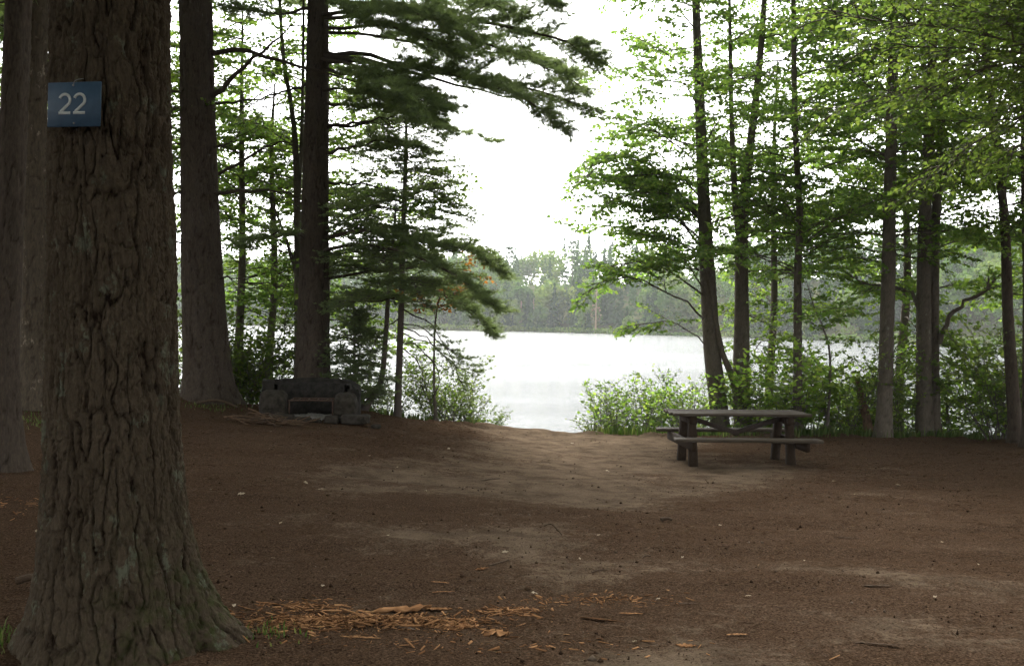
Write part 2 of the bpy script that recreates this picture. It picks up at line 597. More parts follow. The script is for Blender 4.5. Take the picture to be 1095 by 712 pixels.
def ground_mat():
    m, n, l = new_mat('forest_floor')
    tc = n.new('ShaderNodeTexCoord')
    a = N(n, 'ShaderNodeAttribute', _attribute_name='tint')       # 0 needle litter .. 1 packed dirt, 2 = grassy bank, 3 = far
    mp = N(n, 'ShaderNodeMapping', Scale=(0.75, 1.1, 1))
    l.new(tc.outputs['Object'], mp.inputs[0])
    nA = N(n, 'ShaderNodeTexNoise', Scale=1.1, Detail=8.0, Roughness=0.62)
    l.new(mp.outputs[0], nA.inputs['Vector'])
    nB = N(n, 'ShaderNodeTexNoise', Scale=9.0, Detail=8.0, Roughness=0.7)
    l.new(tc.outputs['Object'], nB.inputs['Vector'])
    nC = N(n, 'ShaderNodeTexNoise', Scale=75.0, Detail=5.0, Roughness=0.7)
    l.new(tc.outputs['Object'], nC.inputs['Vector'])
    nD = N(n, 'ShaderNodeTexVoronoi', Scale=38.0)
    l.new(tc.outputs['Object'], nD.inputs['Vector'])
    litter = ramp(n, [(0.28, (0.019, 0.0120, 0.0078)), (0.5, (0.061, 0.0395, 0.0255)), (0.72, (0.122, 0.081, 0.054))])
    l.new(nC.outputs[0], litter.inputs[0])
    dirt = ramp(n, [(0.3, (0.066, 0.048, 0.033)), (0.7, (0.150, 0.112, 0.078))])
    nF = N(n, 'ShaderNodeTexNoise', Scale=3.0, Detail=7.0, Roughness=0.6)
    l.new(tc.outputs['Object'], nF.inputs['Vector'])
    l.new(nF.outputs[0], dirt.inputs[0])
    s1 = N(n, 'ShaderNodeMath', _operation='MULTIPLY_ADD')
    l.new(nA.outputs[0], s1.inputs[0])
    s1.inputs[1].default_value = 1.5
    s1.inputs[2].default_value = -0.75
    s2 = N(n, 'ShaderNodeMath', _operation='MULTIPLY_ADD')
    l.new(nB.outputs[0], s2.inputs[0])
    s2.inputs[1].default_value = 0.9
    s2.inputs[2].default_value = -0.45
    s3 = N(n, 'ShaderNodeMath', _operation='ADD')
    l.new(s1.outputs[0], s3.inputs[0])
    l.new(s2.outputs[0], s3.inputs[1])
    mn = N(n, 'ShaderNodeMath', _operation='MINIMUM')
    l.new(a.outputs['Fac'], mn.inputs[0])
    mn.inputs[1].default_value = 1.0
    s4 = N(n, 'ShaderNodeMath', _operation='ADD', _use_clamp=True)
    l.new(s3.outputs[0], s4.inputs[0])
    l.new(mn.outputs[0], s4.inputs[1])
    nE = N(n, 'ShaderNodeTexNoise', Scale=26.0, Detail=4.0, Roughness=0.7)
    l.new(tc.outputs['Object'], nE.inputs['Vector'])
    s5 = N(n, 'ShaderNodeMath', _operation='MULTIPLY_ADD')
    l.new(nE.outputs[0], s5.inputs[0])
    s5.inputs[1].default_value = 0.9
    s5.inputs[2].default_value = -0.45
    s6 = N(n, 'ShaderNodeMath', _operation='ADD')
    l.new(s5.outputs[0], s6.inputs[0])
    l.new(s2.outputs[0], s6.inputs[1])
    l.new(s6.outputs[0], s3.inputs[1])
    fac = ramp(n, [(0.26, (0, 0, 0)), (0.42, (0.42, 0.42, 0.42)), (0.55, (1, 1, 1))])
    l.new(s4.outputs[0], fac.inputs[0])
    mx = n.new('ShaderNodeMix')
    mx.data_type = 'RGBA'
    l.new(fac.outputs[0], mx.inputs[0])
    l.new(litter.outputs[0], mx.inputs[6])
    l.new(dirt.outputs[0], mx.inputs[7])
    fine = ramp(n, [(0.32, (0.55, 0.53, 0.5)), (0.5, (1, 1, 1)), (0.72, (1.35, 1.3, 1.25))])
    l.new(nC.outputs[0], fine.inputs[0])
    mf = n.new('ShaderNodeMix')
    mf.data_type = 'RGBA'
    mf.blend_type = 'MULTIPLY'
    mf.inputs[0].default_value = 1
    l.new(mx.outputs[2], mf.inputs[6])
    l.new(fine.outputs[0], mf.inputs[7])
    green = ramp(n, [(0.3, (0.035, 0.045, 0.018)), (0.7, (0.085, 0.085, 0.035))])
    l.new(nB.outputs[0], green.inputs[0])
    gf = N(n, 'ShaderNodeMapRange')
    gf.inputs['From Min'].default_value = 1.15
    gf.inputs['From Max'].default_value = 2.0
    l.new(a.outputs['Fac'], gf.inputs['Value'])
    mg = n.new('ShaderNodeMix')
    mg.data_type = 'RGBA'
    l.new(gf.outputs[0], mg.inputs[0])
    l.new(mf.outputs[2], mg.inputs[6])
    l.new(green.outputs[0], mg.inputs[7])
    p = N(n, 'ShaderNodeBsdfPrincipled', Roughness=0.95)
    p.inputs['Specular IOR Level'].default_value = 0.0
    l.new(mg.outputs[2], p.inputs['Base Color'])
    hsum = N(n, 'ShaderNodeMath', _operation='MULTIPLY_ADD')
    l.new(nC.outputs[0], hsum.inputs[0])
    hsum.inputs[1].default_value = 0.25
    l.new(nB.outputs[0], hsum.inputs[2])
    b = N(n, 'ShaderNodeBump', Strength=1.0, Distance=0.05)
    l.new(hsum.outputs[0], b.inputs['Height'])
    l.new(b.outputs[0], p.inputs['Normal'])
    o = n.new('ShaderNodeOutputMaterial')
    l.new(p.outputs[0], o.inputs[0])
    return m


def water_mat():
    m, n, l = new_mat('lake_water')
    tc = n.new('ShaderNodeTexCoord')
    mp = N(n, 'ShaderNodeMapping', Scale=(0.55, 1.0, 1))
    l.new(tc.outputs['Object'], mp.inputs[0])
    n1 = N(n, 'ShaderNodeTexNoise', Scale=3.2, Detail=5.0, Roughness=0.6)
    l.new(mp.outputs[0], n1.inputs['Vector'])
    n2 = N(n, 'ShaderNodeTexNoise', Scale=0.12, Detail=3.0)
    l.new(mp.outputs[0], n2.inputs['Vector'])
    mp3 = N(n, 'ShaderNodeMapping', Scale=(0.18, 1.0, 1))
    l.new(tc.outputs['Object'], mp3.inputs[0])
    n3 = N(n, 'ShaderNodeTexNoise', Scale=0.9, Detail=4.0, Roughness=0.55)
    l.new(mp3.outputs[0], n3.inputs['Vector'])
    hs_ = N(n, 'ShaderNodeMath', _operation='MULTIPLY_ADD')
    l.new(n3.outputs[0], hs_.inputs[0])
    hs_.inputs[1].default_value = 0.5
    l.new(n1.outputs[0], hs_.inputs[2])
    b = N(n, 'ShaderNodeBump', Strength=1.0, Distance=0.34)
    l.new(hs_.outputs[0], b.inputs['Height'])
    p = N(n, 'ShaderNodeBsdfPrincipled', Roughness=0.12)
    p.inputs['Base Color'].default_value = (0.02, 0.028, 0.03, 1)
    p.inputs['IOR'].default_value = 1.33
    l.new(b.outputs[0], p.inputs['Normal'])
    rr = ramp(n, [(0.4, (0.12, 0.12, 0.12)), (0.65, (0.17, 0.17, 0.17))])
    l.new(n2.outputs[0], rr.inputs[0])
    l.new(rr.outputs[0], p.inputs['Roughness'])
    o = n.new('ShaderNodeOutputMaterial')
    l.new(p.outputs[0], o.inputs[0])
    return m


M['ground'] = ground_mat()
M['water'] = water_mat()

# ================================================================== terrain
LAKE_Z = -1.55
CX = np.array([-14, -8, -5.9, -4.7, -2.5, -1.65, -0.3, 1.2, 5.8, 9.3, 16])
CZ = np.array([0.35, 0.22, 0.16, 0.13, 0.0, -0.13, -0.28, -0.36, -0.29, -0.32, -0.3])


def crest_y(x):
    return 17.5 + 0.5 * np.sin(np.asarray(x) * 0.55 + 1.0) * 0.6 + 0.25 * sstep(2, 6, x)


def shore_y(x):
    x = np.asarray(x, float)
    return 272 - 0.85 * np.clip(x, -250, 120) * np.where(x > 0, 1.2, 0.75) + 6 * np.sin(x * 0.06) + 3 * np.sin(x * 0.17)


def gz(x, y):
    x = np.asarray(x, float)
    y = np.asarray(y, float)
    cz = np.interp(x, CX, CZ)
    z = cz * sstep(5.0, 16.0, y)
    z = z + 0.18 * sstep(-4.2, -7.5, x) * sstep(6, 12, y) * (1 - sstep(16, 18, y))
    z = z + 0.05 * fbm(x * 0.35, y * 0.5, 3, 5) * sstep(3, 6, y)
    cyy = crest_y(x)
    z = z - 1.75 * sstep(-0.1, 4.2, y - cyy) - 2.6 * sstep(3, 30, y - cyy)
    # far shore
    sy = shore_y(x)
    up = y - sy
    z = z + 3.05 * sstep(-8, 1.0, up) + 0.5 * sstep(0, 6, up) + 15.0 * sstep(0, 75, up)
    return z


FGX = -2.035


def gfine(x, y):
    """small relief of the dirt: ruts, scuffs and lumps"""
    m = sstep(2.0, 4.0, y) * (1 - sstep(17.5, 19, y)) * (1 - sstep(9, 12, np.abs(x)))
    d = 0.016 * fbm(x * 1.6, y * 2.2, 4, 31) + 0.010 * fbm(x * 6, y * 8, 3, 77)
    d = d + 0.16 * np.maximum(fbm(x * 1.9, y * 2.4, 4, 44) - 0.02, 0) * np.exp(-((y - crest_y(x) + 0.35) / 0.6) ** 2)
    # wheel ruts curving across the clearing
    for y0, amp, k in ((7.0, .30, .5), (8.6, .35, .42), (11.2, .4, .33), (6.05, .2, .6)):
        yy = y0 + amp * np.sin(x * k + y0) + 0.12 * fbm(x * 0.7, x * 0 + y0, 2, 3)
        e = (y - yy) / 0.16
        d = d - 0.022 * np.exp(-e * e) * (0.5 + 0.5 * vnoise(x * 0.8, y0 + x * 0, 9)) + 0.012 * np.exp(-((y - yy - 0.3) / 0.15) ** 2)
    rt = np.hypot(x - FGX, y - 5.0)
    return d * m + 0.022 * np.exp(-((rt - 0.6) / 0.28) ** 2) * (0.5 + vnoise(x * 5, y * 5, 12))


def gground(x, y):
    return gz(x, y) + gfine(x, y)


def grad(lo, hi, step, out_lo, out_hi, g=1.16):
    a = list(np.arange(lo, hi + 1e-6, step))
    s = step
    x = lo
    left = []
    while x > out_lo:
        s = min(s * g, 9)
        x -= s
        left.append(x)
    s = step
    x = hi
    while x < out_hi:
        s = min(s * g, 9)
        x += s
        a.append(x)
    return np.array(left[::-1] + a)


gx = grad(-9.0, 10.5, 0.045, -420, 420)
gy = grad(4.2, 20.0, 0.045, -40, 560)
XX, YY = np.meshgrid(gx, gy, indexing='ij')
ZZ = gground(XX, YY)
# bumps of thrown-up soil along the crest of the bank
tint = np.zeros_like(XX)
# packed paths: to the water, round the table, and across the clearing
def packed(x0, y0):
    """where feet and wheels keep the dirt bare (0 litter .. 1 bare)"""
    X = x0 + 0.8 * fbm(x0 * 0.5 + 3, y0 * 0.5, 4, 71)
    Y = y0 + 1.0 * fbm(x0 * 0.45, y0 * 0.6 + 9, 4, 72)
    p = 0.60 * np.exp(-((X - 0.9 - 0.10 * (Y - 12)) / 1.9) ** 2) * sstep(9, 14, Y)
    p = p + 0.46 * np.exp(-((X - 1.6) / 1.5) ** 2 - ((Y - 10.6) / 1.1) ** 2)
    p = p + 0.36 * np.exp(-((X + 1.0) / 2.2) ** 2 - ((Y - 11.0) / 1.5) ** 2)
    p = p + 0.46 * np.exp(-((X + 0.25) / 1.2) ** 2 - ((Y - 7.6) / 0.9) ** 2)
    p = p + 0.42 * np.exp(-((X - 0.75) / 0.55) ** 2 - ((Y - 5.25) / 0.35) ** 2)
    p = p + 0.32 * np.exp(-((Y - 6.6 + 0.28 * (X - 2.4)) / 0.42) ** 2) * np.exp(-((X - 2.4) / 1.3) ** 2)
    p = p + 0.32 * np.exp(-((Y - 5.4 + 0.15 * (X - 2.2)) / 0.32) ** 2) * np.exp(-((X - 2.0) / 1.0) ** 2)
    p = p + 0.25 * np.exp(-((X - 3.0) / 2.2) ** 2 - ((Y - 13.0) / 1.6) ** 2)
    return np.clip(p, 0, 0.8)


tint = 0.12 + packed(XX, YY) - 0.12 * sstep(-3, -5, XX)
bank = sstep(-0.2, 0.9, YY - crest_y(XX)) * (1 - np.exp(-((XX - 0.45) / 1.0) ** 2))
tint = tint + 2.0 * bank
tint = np.where(YY > 60, 2.5, tint)
nx, ny = XX.shape
ii = (np.arange(nx - 1)[:, None] * ny + np.arange(ny - 1)[None, :])
q = np.stack([ii, ii + ny, ii + ny + 1, ii + 1], -1).reshape(-1, 4)
acc = Acc()
acc.add(np.stack([XX, YY, ZZ], -1).reshape(-1, 3), quads=q, attr=tint.ravel())
tag(obj('ground', acc, M['ground'], smooth=True), kind='structure')

acc = Acc()
lx = np.linspace(-400, 400, 41)
ly = np.concatenate([[17.5, 25, 40], np.linspace(60, 540, 25)])
LX, LY = np.meshgrid(lx, ly, indexing='ij')
n1, n2 = LX.shape
ii = (np.arange(n1 - 1)[:, None] * n2 + np.arange(n2 - 1)[None, :])
acc.add(np.stack([LX, LY, LX * 0 + LAKE_Z], -1).reshape(-1, 3), quads=np.stack([ii, ii + n2, ii + n2 + 1, ii + 1], -1).reshape(-1, 4))
tag(obj('lake', acc, M['water']), kind='structure')

# haze: one closed box of thin even air round everything
acc = Acc()
acc.box((0, 262, 25), (850, 620, 62))
hm, hn, hl = new_mat('haze')
pv = N(hn, 'ShaderNodeVolumePrincipled', Density=HAZE_DENSITY)
pv.inputs['Color'].default_value = (0.93, 0.95, 0.96, 1)
pv.inputs['Anisotropy'].default_value = 0.2
ho = hn.new('ShaderNodeOutputMaterial')
hl.new(pv.outputs[0], ho.inputs['Volume'])
if HAZE_DENSITY > 0:
    tag(obj('haze', acc, hm), kind='stuff')

# ================================================================== tree builders
def worley(u, v, nu, seed):
    """F1, F2 of a cell pattern, periodic in u with nu cells"""
    iu = np.floor(u)
    iv = np.floor(v)
    F1 = np.full(u.shape, 9.0)
    F2 = np.full(u.shape, 9.0)
    for a in (-1, 0, 1):
        for b in (-1, 0, 1):
            cu = iu + a
            cv = iv + b
            h1 = hash2(np.mod(cu, nu), cv, seed)
            h2 = hash2(np.mod(cu, nu), cv, seed + 7)
            d = np.hypot(cu + h1 - u, cv + h2 - v)
            F2 = np.where(d < F1, F1, np.minimum(F2, d))
            F1 = np.minimum(F1, d)
    return F1, F2


def trunk(acc, ctrl, radii, nth=24, dz=0.12, bark=0.0, cw=0.06, ch=0.2, flare=0.0, fh=0.35, lobes=(), seed=1, zfine=None, coarse=0.5, sink=0.15):
    """a trunk through ctrl points (world), radius at each, optional furrowed bark and root flare"""
    ctrl = np.asarray(ctrl, float)
    z0, z1 = ctrl[0, 2] - sink, ctrl[-1, 2]
    zt = zfine if zfine is not None else z1
    zs = np.arange(z0, min(zt, z1), dz)
    if zt < z1:
        zs = np.concatenate([zs, np.arange(zt, z1, coarse)])
    zs = np.append(zs, z1)
    cc = curve(ctrl, 160)
    rr = np.interp(np.linspace(0, len(radii) - 1, 160), np.arange(len(radii)), radii)
    o = np.argsort(cc[:, 2])
    cx = np.interp(zs, cc[o, 2], cc[o, 0])
    cy_ = np.interp(zs, cc[o, 2], cc[o, 1])
    r = np.interp(zs, cc[o, 2], rr[o])
    th = np.arange(nth) * 2 * np.pi / nth
    TH, ZS = np.meshgrid(th, zs, indexing='xy')
    h = ZS - ctrl[0, 2]
    Rr = np.repeat(r[:, None], nth, 1)
    ang = 1.0 + 0 * TH
    lob = np.zeros_like(TH)
    for t0, amp, wdt in lobes:
        dth = np.angle(np.exp(1j * (TH - t0)))
        lob += amp * np.exp(-(dth / wdt) ** 2)
    f = np.exp(-np.maximum(h, -0.1) / fh)
    Rr = Rr + flare * f * (0.55 + lob) + Rr * 0.035 * (vnoise(np.cos(TH) * 1.5 + 5, ZS * 0.8 + np.sin(TH) * 1.5, seed) - 0.5) * 2
    at_ = np.full(TH.shape, 0.7)
    if bark > 0:
        rm = float(np.mean(r[:max(3, len(r) // 2)]))
        per = lambda f: max(4, int(round(2 * np.pi * rm * f)))
        k = 0.06 / cw
        W1 = pfbm(TH, ZS, per(5 * k), 3.0 * k, 3, seed + 1) * 0.035 / k / rm
        W2 = pfbm(TH, ZS, per(22 * k), 14 * k, 2, seed + 2) * 0.009 / k / rm
        Tw = np.mod(TH + W1 + W2, 2 * np.pi)
        e1 = np.abs(pfbm(Tw, ZS, per(10 * k), 1.0 / ch * 0.55, 2, seed + 3))
        e2 = np.abs(pfbm(Tw, ZS, per(19 * k), 1.0 / ch * 1.3, 2, seed + 4))
        e3 = np.abs(pfbm(Tw, ZS, per(16 * k), 7.0 * k, 2, seed + 5))       # cross cracks
        p1 = sstep(0.0, 0.17, e1)
        p2 = sstep(0.0, 0.14, e2)
        p3 = sstep(0.0, 0.12, e3)
        lev_ = pfbm(Tw, ZS, per(13 * k), 4.0 * k, 2, seed + 6)
        fine = pfbm(TH, ZS, per(45), 26, 3, seed + 7)
        vf = pfbm(TH, ZS, per(110), 70, 2, seed + 8)
        d = bark * (0.75 * p1 + 0.50 * p2 * (0.4 + 0.6 * p1) + 0.20 * p3 + 0.20 * lev_ + 0.36 * fine + 0.26 * vf - 0.9)
        Rr = Rr + d
        at_ = np.clip(0.02 + 0.42 * p1 + 0.30 * p2 + 0.10 * p3 + 0.30 * fine + 0.22 * vf + 0.15 * lev_, 0, 1)
    X = cx[:, None] + Rr * np.cos(TH)
    Y = cy_[:, None] + Rr * np.sin(TH)
    nz = len(zs)
    i = np.arange(nz - 1)[:, None] * nth
    j = np.arange(nth)[None, :]
    j2 = (j + 1) % nth
    q = np.stack([i + j, i + j2, i + nth + j2, i + nth + j], -1).reshape(-1, 4)
    V = np.stack([X, Y, ZS], -1).reshape(-1, 3)
    acc.add(V, quads=q, attr=at_.ravel())
    # close the top
    c = np.array([[cx[-1], cy_[-1], zs[-1] + 0.02]])
    top = np.vstack([V[-nth:], c])
    acc.add(top, tris=np.stack([np.arange(nth), (np.arange(nth) + 1) % nth, np.full(nth, nth)], -1), attr=0.5)
    return acc


UP = np.array([0, 0, 1.0])


def walk(rng, p, d, L, n, wig, bend):
    """a wandering path of n points; bend pulls the direction (towards bend vector)"""
    P = [np.array(p, float)]
    d = norm(d)
    s = L / (n - 1)
    for k in range(n - 1):
        d = norm(d + rng.normal(size=3) * wig + np.asarray(bend) * s)
        P.append(P[-1] + d * s)
    return np.array(P)


def leaf_twig(rng, L, path, size, step, upb=1.0, flat=0.7):
    """leaves on both sides of a twig, held nearly level"""
    seg = np.linalg.norm(np.diff(path, axis=0), axis=1)
    tot = seg.sum()
    m = max(2, int(tot / step))
    u = (np.arange(m) + rng.uniform(0.2, 0.8)) / m
    idx = np.minimum((u * (len(path) - 1)).astype(int), len(path) - 2)
    f = (u * (len(path) - 1) - idx)[:, None]
    c = path[idx] * (1 - f) + path[idx + 1] * f
    t = norm(path[idx + 1] - path[idx])
    s = norm(np.cross(t, UP) + 1e-4)
    sg = np.where(np.arange(m) % 2 == 0, 1, -1)[:, None]
    a = t * 0.7 + s * sg * 0.9 + rng.normal(size=(m, 3)) * 0.25 - UP * rng.uniform(0.0, 0.45, (m, 1))
    nn = UP * upb + rng.normal(size=(m, 3)) * flat
    # terminal leaf
    c = np.vstack([c, path[-1:]])
    a = np.vstack([a, t[-1:] + rng.normal(size=(1, 3)) * 0.2 - UP * 0.2])
    nn = np.vstack([nn, UP * upb + rng.normal(size=(1, 3)) * flat])
    L.add(c, a, nn, size * rng.uniform(0.5, 1.25, len(c)))


def spray(rng, T, Lv, path, r0, size=0.085, lev=2, start=0.25, sp=0.13, clen=0.5, step=0.042, droop=0.15, sides=5, dens=1.0):
    """branch path + leafy side branches in a nearly level fan"""
    path = np.asarray(path, float)
    seg = np.linalg.norm(np.diff(path, axis=0), axis=1).sum()
    T.add(path, r0, max(0.0025, r0 * 0.25), sides)
    m = max(2, int(seg * (1 - start) / sp))
    for k in range(m):
        u = start + (1 - start) * (k + rng.uniform(0.1, 0.9)) / m
        x = u * (len(path) - 1)
        i = min(int(x), len(path) - 2)
        p = path[i] + (path[i + 1] - path[i]) * (x - i)
        t = norm(path[i + 1] - path[i])
        s = np.cross(t, UP)
        s = norm(s) if np.linalg.norm(s) > 0.15 else norm(rng.normal(size=3) * np.array([1, 1, 0.1]))
        sg = 1 if k % 2 else -1
        an = rng.uniform(0.6, 1.1)
        d = t * math.cos(an) + s * sg * math.sin(an) + UP * rng.normal(0.05, 0.18)
        L = clen * seg * (1 - 0.65 * (u - start) / (1 - start + 1e-6)) * rng.uniform(0.55, 1.1)
        L = max(L, 0.16)
        pth = walk(rng, p, d, L, 4 if lev <= 1 else 6, 0.10, (0, 0, -droop))
        if lev <= 1:
            T.add(pth, max(0.002, r0 * 0.3), 0.0015, 3)
            if rng.random() < dens:
                leaf_twig(rng, Lv, pth, size, step)
        else:
            spray(rng, T, Lv, pth, max(0.003, r0 * 0.45), size, lev - 1, 0.15, sp * 0.75, 0.5, step, droop, 4, dens)
    leaf_twig(rng, Lv, path[-3:], size, step)


def bough(rng, T, Nd, ctrl, r0, start=0.35, sp=0.17, slen=0.75, up=0.12, tw=0.11, n=14, sides=6):
    """conifer limb: side shoots with tufts of needles"""
    path = curve(ctrl, n)
    path[1:-1] += rng.normal(size=(n - 2, 3)) * 0.018
    T.add(path, r0, r0 * 0.18, sides)
    seg = np.linalg.norm(np.diff(path, axis=0), axis=1).sum()
    m = max(3, int(seg * (1 - start) / sp))
    for k in range(m):
        u = start + (1 - start) * (k + rng.uniform(0.1, 0.9)) / m
        x = u * (n - 1)
        i = min(int(x), n - 2)
        p = path[i] + (path[i + 1] - path[i]) * (x - i)
        t = norm(path[i + 1] - path[i])
        s = norm(np.cross(t, UP))
        for sg in (1, -1):
            if rng.random() < 0.12:
                continue
            prof = min(1.0, 0.45 + 1.4 * (u - start)) * (1.0 - 0.72 * max(0, u - 0.45) / 0.55)
            L = slen * prof * rng.uniform(0.6, 1.15)
            an = rng.uniform(0.75, 1.1)
            d = t * math.cos(an) + s * sg * math.sin(an) + UP * rng.normal(0.05, 0.16)
            pth = walk(rng, p, d, L, 5, 0.08, (0, 0, up))
            T.add(pth, 0.007, 0.003, 3)
            q = max(2, int(L / tw))
            us = (np.arange(q) + rng.uniform(0.2, 0.8, q)) / q * 0.9 + 0.1
            xs = us * 4
            ix = np.minimum(xs.astype(int), 3)
            pp = pth[ix] + (pth[ix + 1] - pth[ix]) * (xs - ix)[:, None]
            tt = norm(pth[ix + 1] - pth[ix])
            ss = norm(np.cross(tt, UP))
            for g in (1, -1, 0):
                dd = tt * 0.75 + ss * g * 0.75 + UP * rng.normal(0.12, 0.15, (q, 1))
                off = dd * rng.uniform(0.04, 0.17, (q, 1)) * (0.5 if g == 0 else 1.0)
                Nd.add(pp + off, dd)
            Nd.add(pth[-1], pth[-1] - pth[-2])
    Nd.add(path[-1], path[-1] - path[-2])


def pine_crown(rng, T, Nd, axis_fn, z0, z1, Lmax, every=0.36, per=5, start=0.22):
    z = z0
    while z < z1:
        u = (z - z0) / (z1 - z0)
        for k in range(per):
            az = rng.uniform(0, 2 * np.pi)
            L = Lmax * (1 - 0.8 * u) * rng.uniform(0.65, 1.1)
            c = axis_fn(z)
            d = np.array([math.cos(az), math.sin(az), 0])
            bough(rng, T, Nd, [c, c + d * L * 0.5 + UP * (0.02 * L), c + d * L + UP * 0.10 * L], 0.03, start, 0.34, 0.95, 0.15, 0.24, 8, 4)
        z += every


# ================================================================== big pines on the left
def left_pine(name, label, cat, ctrl, radii, matb, seed, flare=0.15, fh=0.3, lobes=(), nth=120, dz=0.03, bark=0.02, cw=0.06, ch=0.22, crown=(8, 17, 4.0), zfine=8.0, group=None):
    base = ctrl[0]
    root = thing(name, label, cat, base, group)
    acc = Acc()
    trunk(acc, ctrl, radii, nth, dz, bark, cw, ch, flare, fh, lobes, seed, zfine, 0.5, 0.25)
    rng = np.random.default_rng(seed)
    o = obj('trunk', acc, matb, root, base, True)
    if crown:
        T, Nd = Tubes(), Needles()
        cc = np.asarray(ctrl)
        f = lambda z: np.array([np.interp(z, cc[:, 2], cc[:, 0]), np.interp(z, cc[:, 2], cc[:, 1]), z])
        pine_crown(rng, T, Nd, f, crown[0], crown[1], crown[2])
        a2 = Acc()
        Nd.into(a2, rng, 11, 0.19, 0.030, 0.8)
        cr = obj('crown', a2, M['needle'], root, base)
        a3 = Acc()
        T.into(a3, 0.6)
        obj('branches', a3, M['bark_pine'], cr, base, True)
    return root, o


# --- the foreground pine with the site number
FG = np.array([-2.045, 5.0, 0.0])
FG[2] = gz(FG[0], FG[1])
fg_root, _ = left_pine('pine_tree', 'huge foreground pine with deeply furrowed bark and blue number plate', 'tree',
    [FG + (0.05, 0, -0.02), FG + (0.0, 0, 0.55), FG + (-0.02, 0, 1.2), FG + (-0.025, 0, 2.0), FG + (-0.045, 0, 3.4), FG + (-0.05, 0.1, 8), FG + (0, 0.2, 18)],
    [0.335, 0.33, 0.315, 0.300, 0.280, 0.24, 0.06], M['bark_big'], 11, 0.27, 0.29,
    [(0.05, 0.85, 0.42), (1.3, 0.4, 0.4), (2.3, 0.4, 0.35), (3.25, 0.35, 0.35), (4.3, 0.25, 0.35), (5.3, 0.35, 0.3)],
    800, 0.0042, 0.0195, 0.033, 0.15, (5.6, 17, 4.8), 3.9)

# --- sign plate 22 nailed to it
def ribbon(acc, pts, wdt, y0, y1):
    """flat stroke (in x,z) with thickness from y0 to y1"""
    P = np.asarray(pts, float)
    T = np.gradient(P, axis=0)
    T = T / np.linalg.norm(T, axis=1, keepdims=True)
    Nn = np.stack([-T[:, 1], T[:, 0]], 1) * wdt / 2
    n = len(P)
    A, B = P + Nn, P - Nn
    V = []
    for yy in (y0, y1):
        V.append(np.stack([A[:, 0], np.full(n, yy), A[:, 1]], 1))
        V.append(np.stack([B[:, 0], np.full(n, yy), B[:, 1]], 1))
    V = np.concatenate(V)
    i = np.arange(n - 1)
    q = [np.stack([i, i + 1, n + i + 1, n + i], 1), np.stack([2 * n + i, 3 * n + i, 3 * n + i + 1, 2 * n + i + 1], 1),
         np.stack([i, 2 * n + i, 2 * n + i + 1, i + 1], 1), np.stack([n + i, n + i + 1, 3 * n + i + 1, 3 * n + i], 1)]
    acc.add(V, quads=np.concatenate(q))


sp = at(79.5, 112, 4.60)
sg = thing('sign_plate', 'blue plate with pale number 22 nailed on the big pine trunk', 'sign', sp)
sg.rotation_euler = (R(-1.0), R(0.2), R(-10))
acc = Acc()
acc.box((0, 0, 0), (0.278, 0.008, 0.212), bevel=0.0025)
obj('plate', acc, M['sign'], sg)
hgt, wd_ = 0.094, 0.060
for cxx in (-0.047, 0.030):
    acc = Acc()
    a = np.linspace(R(160), R(-38), 18)
    rx = wd_ * 0.46
    pts = [(cxx + rx * math.cos(t), 0.020 + 0.6 * 0.046 * math.sin(t) * 1.02) for t in a]
    pts += [(cxx - wd_ * 0.36, -hgt / 2 + 0.012), ]
    pts2 = np.array(pts)
    pts2 = np.vstack([pts2[:-1], pts2[-2] + (pts2[-1] - pts2[-2]) * np.linspace(0.12, 1, 8)[:, None]])
    ribbon(acc, pts2, 0.0135, -0.0065, -0.0035)
    ribbon(acc, np.stack([np.linspace(cxx - wd_ * 0.52, cxx + wd_ * 0.52, 4), np.full(4, -hgt / 2 + 0.0065)], 1), 0.0135, -0.0066, -0.0035)
    obj('digit', acc, M['digit'], sg)
for nx_, nz_ in ((-0.004, 0.090), (0.004, -0.09)):
    T = Tubes()
    T.add([(nx_, -0.004, nz_), (nx_, -0.0075, nz_), (nx_, -0.008, nz_)], 0.005, 0.004, 8, [0.005, 0.005, 0.0005])
    acc = Acc()
    T.into(acc)
    obj('nail', acc, M['nail'], sg)
acc = Acc()
T = Tubes()
T.add(curve([(-0.004, -0.006, 0.092), (0.012, -0.012, 0.112), (0.045, 0.0, 0.122)], 8), 0.0022, 0.0018, 5)
T.into(acc)
obj('wire', acc, M['nail'], sg)

# --- left edge trunk
def base_at(px, py, Y):
    p = at(px, py, Y)
    p[2] = float(gz(p[0], p[1]))
    return p


b = base_at(12, 512, 10.0)
left_pine('pine_tree', 'dark slim trunk cut by the left edge, leaning right', 'tree',
    [b, at(5, 400, 10.0), at(8, 300, 10), at(14, 150, 10), at(20, 0, 10), at(26, -150, 10), at(30, -600, 10.3), at(34, -1000, 10.4)],
    [0.13, 0.132, 0.13, 0.125, 0.12, 0.115, 0.09, 0.05], M['bark_pine'], 23, 0.07, 0.2, [(0.2, 0.6, .5), (3, .5, .5)], 72, 0.03, 0.013, 0.05, 0.2, (7.0, 13, 3.0), 5.5)
b = base_at(34, 455, 13.8)
left_pine('birch_tree', 'pale peeling trunk partly hidden between left edge trunk and big pine', 'tree',
    [b, at(36, 380, 13.8), at(37, 250, 13.8), at(38, 100, 13.8), at(40, 0, 13.8), at(42, -150, 13.8), at(46, -700, 14)],
    [0.20, 0.165, 0.155, 0.15, 0.145, 0.13, 0.05], M['bark_birch'], 29, 0.18, 0.35, [(0.0, 0.7, .5), (2.2, .5, .5), (3.8, .7, .5)], 72, 0.03, 0.012, 0.08, 0.12, (8.0, 14, 3.0), 6.0)

